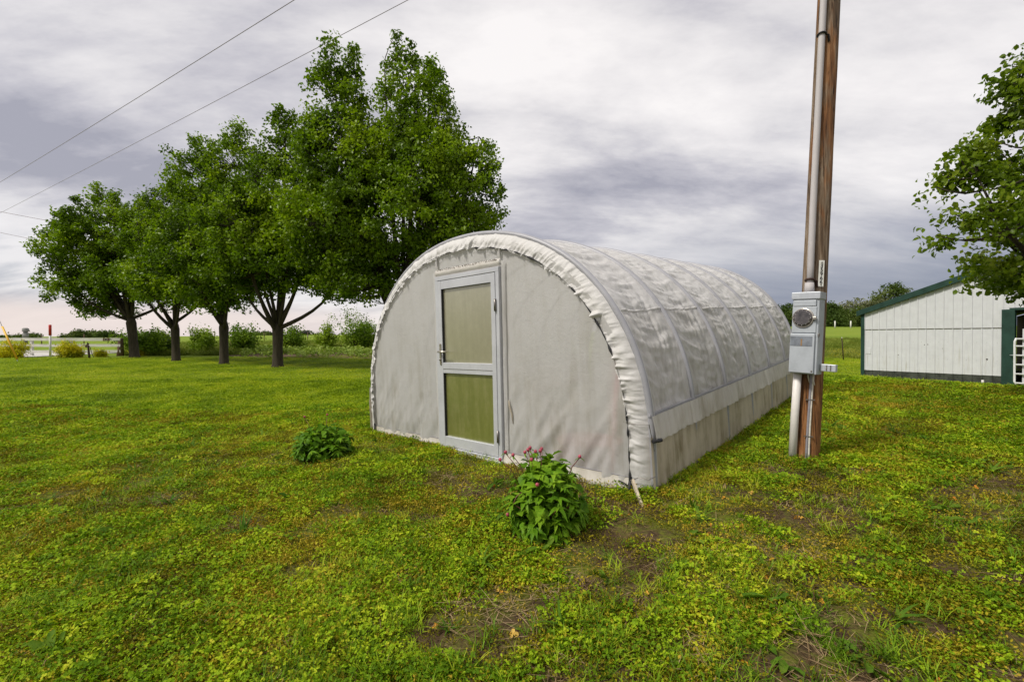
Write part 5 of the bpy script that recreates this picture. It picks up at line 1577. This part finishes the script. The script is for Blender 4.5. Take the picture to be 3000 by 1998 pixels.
def instancer(name, label, coll, X, Y, scl, idx, rng, tilt=0.15, lift=0.0, cat='ground cover'):
    Z = ground_z(X, Y) + lift
    me_ = bpy.data.meshes.new(name); me_.vertices.add(len(X)); me_.vertices.foreach_set('co', np.stack([X, Y, Z], 1).astype(np.float32).ravel())
    rot = np.stack([rng.normal(size=len(X)) * tilt, rng.normal(size=len(X)) * tilt, rng.uniform(0, 6.283, len(X))], 1).astype(np.float32)
    at_ = me_.attributes.new('rot', 'FLOAT_VECTOR', 'POINT'); at_.data.foreach_set('vector', rot.ravel())
    at_ = me_.attributes.new('scl', 'FLOAT', 'POINT'); at_.data.foreach_set('value', np.asarray(scl, np.float32))
    at_ = me_.attributes.new('pick', 'INT', 'POINT'); at_.data.foreach_set('value', np.asarray(idx, np.int32))
    o_ = bpy.data.objects.new(name, me_); COL.objects.link(o_)
    ng = bpy.data.node_groups.new(name + '_nodes', 'GeometryNodeTree')
    ng.interface.new_socket('Geometry', in_out='INPUT', socket_type='NodeSocketGeometry')
    ng.interface.new_socket('Geometry', in_out='OUTPUT', socket_type='NodeSocketGeometry')
    N = ng.nodes; gi = N.new('NodeGroupInput'); go_ = N.new('NodeGroupOutput')
    iop = N.new('GeometryNodeInstanceOnPoints'); ci = N.new('GeometryNodeCollectionInfo')
    ci.inputs['Collection'].default_value = coll; ci.inputs['Separate Children'].default_value = True; ci.inputs['Reset Children'].default_value = True
    iop.inputs['Pick Instance'].default_value = True
    def attr(nm, dt):
        a_ = N.new('GeometryNodeInputNamedAttribute'); a_.data_type = dt; a_.inputs[0].default_value = nm
        return a_.outputs[0]
    ng.links.new(gi.outputs[0], iop.inputs['Points']); ng.links.new(ci.outputs[0], iop.inputs['Instance'])
    ng.links.new(attr('pick', 'INT'), iop.inputs['Instance Index']); ng.links.new(attr('rot', 'FLOAT_VECTOR'), iop.inputs['Rotation']); ng.links.new(attr('scl', 'FLOAT'), iop.inputs['Scale'])
    ng.links.new(iop.outputs[0], go_.inputs[0])
    md = o_.modifiers.new('scatter', 'NODES'); md.node_group = ng
    return tag(o_, label, cat, None, 'stuff')


def clump_leaves(n_, rad, hmax, lsize, rng, wfac=0.8, up=1.2, shape='round', tre=False):
    """low clump of small leaves on unseen stems"""
    V = []; F = []
    for k in range(n_):
        a_ = rng.uniform(0, 6.283); r_ = rad * math.sqrt(rng.uniform(0, 1)); h_ = hmax * rng.uniform(0.25, 1.0) * (1 - 0.45 * (r_ / rad) ** 2)
        c_ = Vector((r_ * math.cos(a_), r_ * math.sin(a_), h_))
        nn_ = Vector((rng.gauss(0, .55), rng.gauss(0, .55), up)).normalized()
        a0_ = rng.uniform(0, 6.283)
        parts_ = 3 if tre else 1
        for j in range(parts_):
            ang = a0_ + j * 2.094
            d_ = Vector((math.cos(ang), math.sin(ang), 0)); d_ = (d_ - nn_ * d_.dot(nn_)).normalized(); b_ = nn_.cross(d_)
            s_ = lsize * rng.uniform(0.7, 1.25); w_ = s_ * wfac * 0.5
            o = len(V)
            if shape == 'round':
                V += [c_, c_ + d_ * s_ * .45 + b_ * w_ + nn_ * s_ * .08, c_ + d_ * s_ * .9 + b_ * w_ * .75 + nn_ * s_ * .02, c_ + d_ * s_ - nn_ * s_ * .10, c_ + d_ * s_ * .9 - b_ * w_ * .75 + nn_ * s_ * .02, c_ + d_ * s_ * .45 - b_ * w_ + nn_ * s_ * .08]
                F += [(o, o + 1, o + 2, o + 3), (o, o + 3, o + 4, o + 5)]
            else:
                V += [c_, c_ + d_ * s_ * .5 + b_ * w_ + nn_ * s_ * .08, c_ + d_ * s_ - nn_ * s_ * .15, c_ + d_ * s_ * .5 - b_ * w_ + nn_ * s_ * .08]
                F += [(o, o + 1, o + 2, o + 3)]
    return V, F


def clump_blades(n_, rad, hmin, hmax, wid, rng, spread=0.5, flat=0.0, segs=3):
    V = []; F = []
    for k in range(n_):
        a_ = rng.uniform(0, 6.283); r_ = rad * math.sqrt(rng.uniform(0, 1))
        p_ = Vector((r_ * math.cos(a_), r_ * math.sin(a_), 0.002 + flat * rng.uniform(0, .012)))
        L_ = rng.uniform(hmin, hmax); az_ = rng.uniform(0, 6.283); out = Vector((math.cos(az_), math.sin(az_), 0)); sd = Vector((-out.y, out.x, 0))
        el_ = rng.uniform(0.05, 0.2) if flat else rng.uniform(0.75, 1.5)
        o = len(V)
        for i in range(segs + 1):
            t_ = i / segs; w_ = wid * (1 - t_ ** 1.6) * .5 + 0.0004
            e2 = el_ - spread * t_ * (0.3 if flat else 1.3)
            if i: p_ = p_ + (out * math.cos(e2) + Vector((0, 0, 1)) * math.sin(e2)) * (L_ / segs)
            V += [p_ - sd * w_, p_ + sd * w_]
        for i in range(segs):
            b_ = o + 2 * i
            F += [(b_, b_ + 1, b_ + 3, b_ + 2)]
    return V, F


def pm(name, VF, m_):
    me_ = MB().add(*VF).mesh(name, True); me_.materials.append(MATS[m_]); return me_


rp = random.Random(77)
clover = proto_collection('clover_clump', [pm('clover_clump', clump_leaves(26, 0.070, 0.042, 0.0088, rp, 0.95, 1.2, 'round', True), 'clover_leaf') for i in range(4)]
                          + [pm('clover_clump', clump_leaves(66, 0.065, 0.042, 0.0135, rp, 0.5, 0.7, 'kite'), 'clover_leaf') for i in range(3)])
moss = proto_collection('moss_clump', [pm('moss_clump', clump_leaves(80, 0.075, 0.026, 0.0110, rp, 0.55, 0.5, 'kite'), 'moss_leaf') for i in range(4)])
tuft = proto_collection('grass_tuft', [pm('grass_tuft', clump_blades(28, 0.045, 0.03, 0.100, 0.0034, rp, 0.6), 'grass_leaf') for i in range(3)] + [pm('grass_tuft', clump_blades(16, 0.055, 0.02, 0.075, 0.0026, rp, 0.8), 'straw')])
dock = proto_collection('dock_rosette', [pm('dock_rosette', clump_leaves(9, 0.030, 0.035, 0.085, rp, 0.36, 0.9, 'round'), 'dock_leaf') for i in range(3)] + [pm('dock_rosette', clump_blades(12, 0.02, 0.09, 0.16, 0.014, rp, 0.8), 'dock_leaf') for i in range(2)])
straw = proto_collection('dry_stalks', [pm('dry_stalks', clump_blades(14, 0.09, 0.04, 0.14, 0.0022, rp, 0.3, 1.0), 'straw') for i in range(3)])
yleaf = proto_collection('yellow_leaf', [pm('yellow_leaf', clump_leaves(2, 0.02, 0.030, 0.022, rp, 0.8, 1.0, 'round', True), 'yellow_leaf') for i in range(2)])
lawn = proto_collection('lawn_tuft', [pm('lawn_tuft', clump_blades(80, 0.20, 0.03, 0.070, 0.0065, rp, 0.9), 'lawn_leaf') for i in range(3)] + [pm('lawn_tuft', clump_leaves(110, 0.20, 0.040, 0.022, rp, 0.7, 0.8, 'kite'), 'lawn_leaf') for i in range(2)])
farlawn = proto_collection('far_lawn_tuft', [pm('far_lawn_tuft', clump_blades(70, 0.42, 0.03, 0.075, 0.013, rp, 0.9, 0.0, 2), 'lawn_leaf') for i in range(3)])

g = np.random.default_rng(500)


def zone(n_, y0, y1, keep, coll, ncoll, name, label, s0, s1, tilt=0.15, cat='ground cover', grow=0.0):
    X, Y = scatter_points(n_, y0, y1, g)
    k = g.uniform(0, 1, len(X)) < keep(X, Y)
    X, Y = X[k], Y[k]
    sc_ = g.uniform(s0, s1, len(X)) * (1 + grow * np.clip((Y - y0) / (y1 - y0), 0, 1))
    return instancer(name, label, coll, X, Y, sc_, g.integers(0, ncoll, len(X)), g, tilt, 0.0, cat)


lush = lambda X, Y: (1 - bare(X, Y)) * (0.25 + 1.1 * sm(fbm(X * 1.5 + 9, Y * 1.5, 421, 3), 0.36, 0.60))
zone(52000, 1.1, 8.5, lambda X, Y: lush(X, Y), clover, 7, 'clover_cover', 'low clover and creeping weeds covering the near lawn', 0.55, 1.35, 0.18, 'clover', 0.6)
zone(34000, 1.1, 8.0, lambda X, Y: (1 - 0.80 * bare(X, Y)), moss, 4, 'moss_cover', 'olive mossy weed mat between the clover', 0.8, 1.4, 0.12, 'weeds', 0.7)
zone(34000, 1.1, 9.0, lambda X, Y: (1 - .6 * bare(X, Y)) * (0.16 + 1.1 * sm(fbm(X * 1.4 + 2, Y * 1.4 + 7, 431, 3), 0.44, 0.62)), tuft, 4, 'grass_tufts', 'small tufts of green grass in the near lawn', 0.6, 1.15, 0.2, 'grass')
zone(420, 1.1, 7.0, lambda X, Y: 0.25 + 0.75 * (fbm(X * 1.3 + 5, Y * 1.3, 441, 2) > .5), dock, 5, 'broadleaf_weeds', 'dark broad leaved weed rosettes scattered in the near lawn', 0.6, 1.25, 0.2, 'weeds')
zone(4200, 1.1, 6.5, lambda X, Y: 0.18 + 0.8 * bare(X, Y), straw, 3, 'dry_stalks_litter', 'dry straw stalks lying on the bare earth', 0.6, 1.3, 0.1, 'straw')
zone(260, 1.1, 4.0, lambda X, Y: 0.75 + 0 * X, yleaf, 2, 'fallen_leaves', 'scattered yellow and orange leaves in the near lawn', 0.45, 0.95, 0.4, 'leaves')
zone(34000, 3.4, 13.0, lambda X, Y: sm(Y, 3.2, 6.5) * (1 - .65 * bare(X, Y)), lawn, 5, 'lawn_grass', 'mown green grass and weeds of the middle lawn', 0.55, 1.1, 0.12, 'grass', 0.3)
zone(26000, 11.5, 27.5, lambda X, Y: np.where((X < -12) & (Y > 26.3), 0, 1.0) * sm(Y, 11.5, 13.5), farlawn, 3, 'far_lawn_grass', 'mown grass of the far lawn under the trees', 0.6, 1.05, 0.1, 'grass')
# garden crops in rows
cr = proto_collection('crop_plant', [pm('crop_plant', clump_leaves(26, 0.20, 0.30, 0.14, rp, 0.6, 0.7, 'kite'), 'crop_leaf') for i in range(3)])
X = []; Y = []
for r_ in range(9):
    yy = 25.3 + r_ * 1.15
    for xx in np.arange((690 - 1500) / FPX * yy, (1290 - 1500) / FPX * yy, 0.33):
        if g.random() < (0.25 if r_ in (0, 2) else 0.86):
            X.append(xx + g.normal() * .05); Y.append(yy - 0.11 * (xx + 10) + g.normal() * .06)
X, Y = np.array(X), np.array(Y)
instancer('garden_crops', 'rows of green vegetable plants in the garden bed', cr, X, Y, g.uniform(0.9, 1.6, len(X)), g.integers(0, 3, len(X)), g, 0.1, 0.02, 'crops')
# rough meadow grass along the pasture edge, wild flowers
mg = proto_collection('meadow_tuft', [pm('meadow_tuft', clump_blades(60, 0.5, 0.35, 0.75, 0.03, rp, 0.5, 0, 2), 'meadow_leaf') for i in range(3)])
k_ = 5200
yy = g.uniform(28, 60, k_) ; xx = yy * g.uniform(-0.85, -0.05, k_)
ky = (yy > np.where(xx / yy < -0.60, 28.6, 34.2)) & (g.uniform(0, 1, k_) < sm(64 - yy, 0, 26))
xr = g.uniform(0.5, 1.05, 2600); yr = g.uniform(24, 44, 2600)
X = np.concatenate([xx[ky], xr * yr]); Y = np.concatenate([yy[ky], yr]); sc_ = np.concatenate([g.uniform(.5, 1.1, ky.sum()), g.uniform(.25, .5, 2600)])
rel = np.stack([X - A.x, Y - A.y], 1); inb = ((rel @ np.array([wd.x, wd.y])) > -0.5) & ((rel @ np.array([-wd.y, wd.x]) * OUT) < 0.5) & ((rel @ np.array([-wd.y, wd.x]) * OUT) > -DEP - .5)
X, Y, sc_ = X[~inb], Y[~inb], sc_[~inb]
instancer('meadow_grass', 'tall rough grass along the pasture edge', mg, X, Y, sc_, g.integers(0, 3, len(X)), g, 0.1, 0.0, 'grass')
fl = proto_collection('flower_tuft', [pm('flower_tuft', clump_leaves(9, 0.30, 0.30, 0.05, rp, 0.9, 0.8, 'kite'), 'wild_flower') for i in range(2)])
yr = g.uniform(24.5, 31, 150); xr = yr * g.uniform(0.70, 0.80, 150)
instancer('wild_flowers', 'patch of yellow wild flowers beyond the lawn by the barn', fl, xr, yr, g.uniform(.4, .9, 150), g.integers(0, 2, 150), g, 0.1, 0.0, 'flowers')
# taller untrimmed tufts along walls, posts and pole feet
def edge_tufts():
    X = []; Y = []
    def add(p_, n_, spread):
        for _ in range(n_):
            X.append(p_.x + g.normal() * spread); Y.append(p_.y + g.normal() * spread)
    for sv in np.arange(-GW, 0.05, 0.05):
        if g.random() < 0.55: add(gworld(float(sv), -0.09 - 0.05 * g.random(), 0), 1, 0.03)
    for bv in np.arange(0.0, GL, 0.035):
        if g.random() < 0.75: add(gworld(0.06 + 0.04 * g.random(), float(bv), 0), 1, 0.03)
    for k in range(26):
        a_ = k / 26 * 6.283
        if g.random() < 0.6: add(pb + Vector((0.14 * math.cos(a_), 0.14 * math.sin(a_), 0)), 1, 0.02)
    for xv in np.arange(0, WL, 0.045):
        if g.random() < 0.6: add(barn.location + rotz(barn_ang) @ Vector((float(xv), OUT * 0.06, 0)), 1, 0.04)
    return np.array(X), np.array(Y)


X, Y = edge_tufts()
instancer('edge_grass', 'untrimmed grass tufts along the walls and the pole foot', tuft, X, Y, g.uniform(0.6, 1.25, len(X)), g.integers(0, 4, len(X)), g, 0.25, 0.0, 'grass')
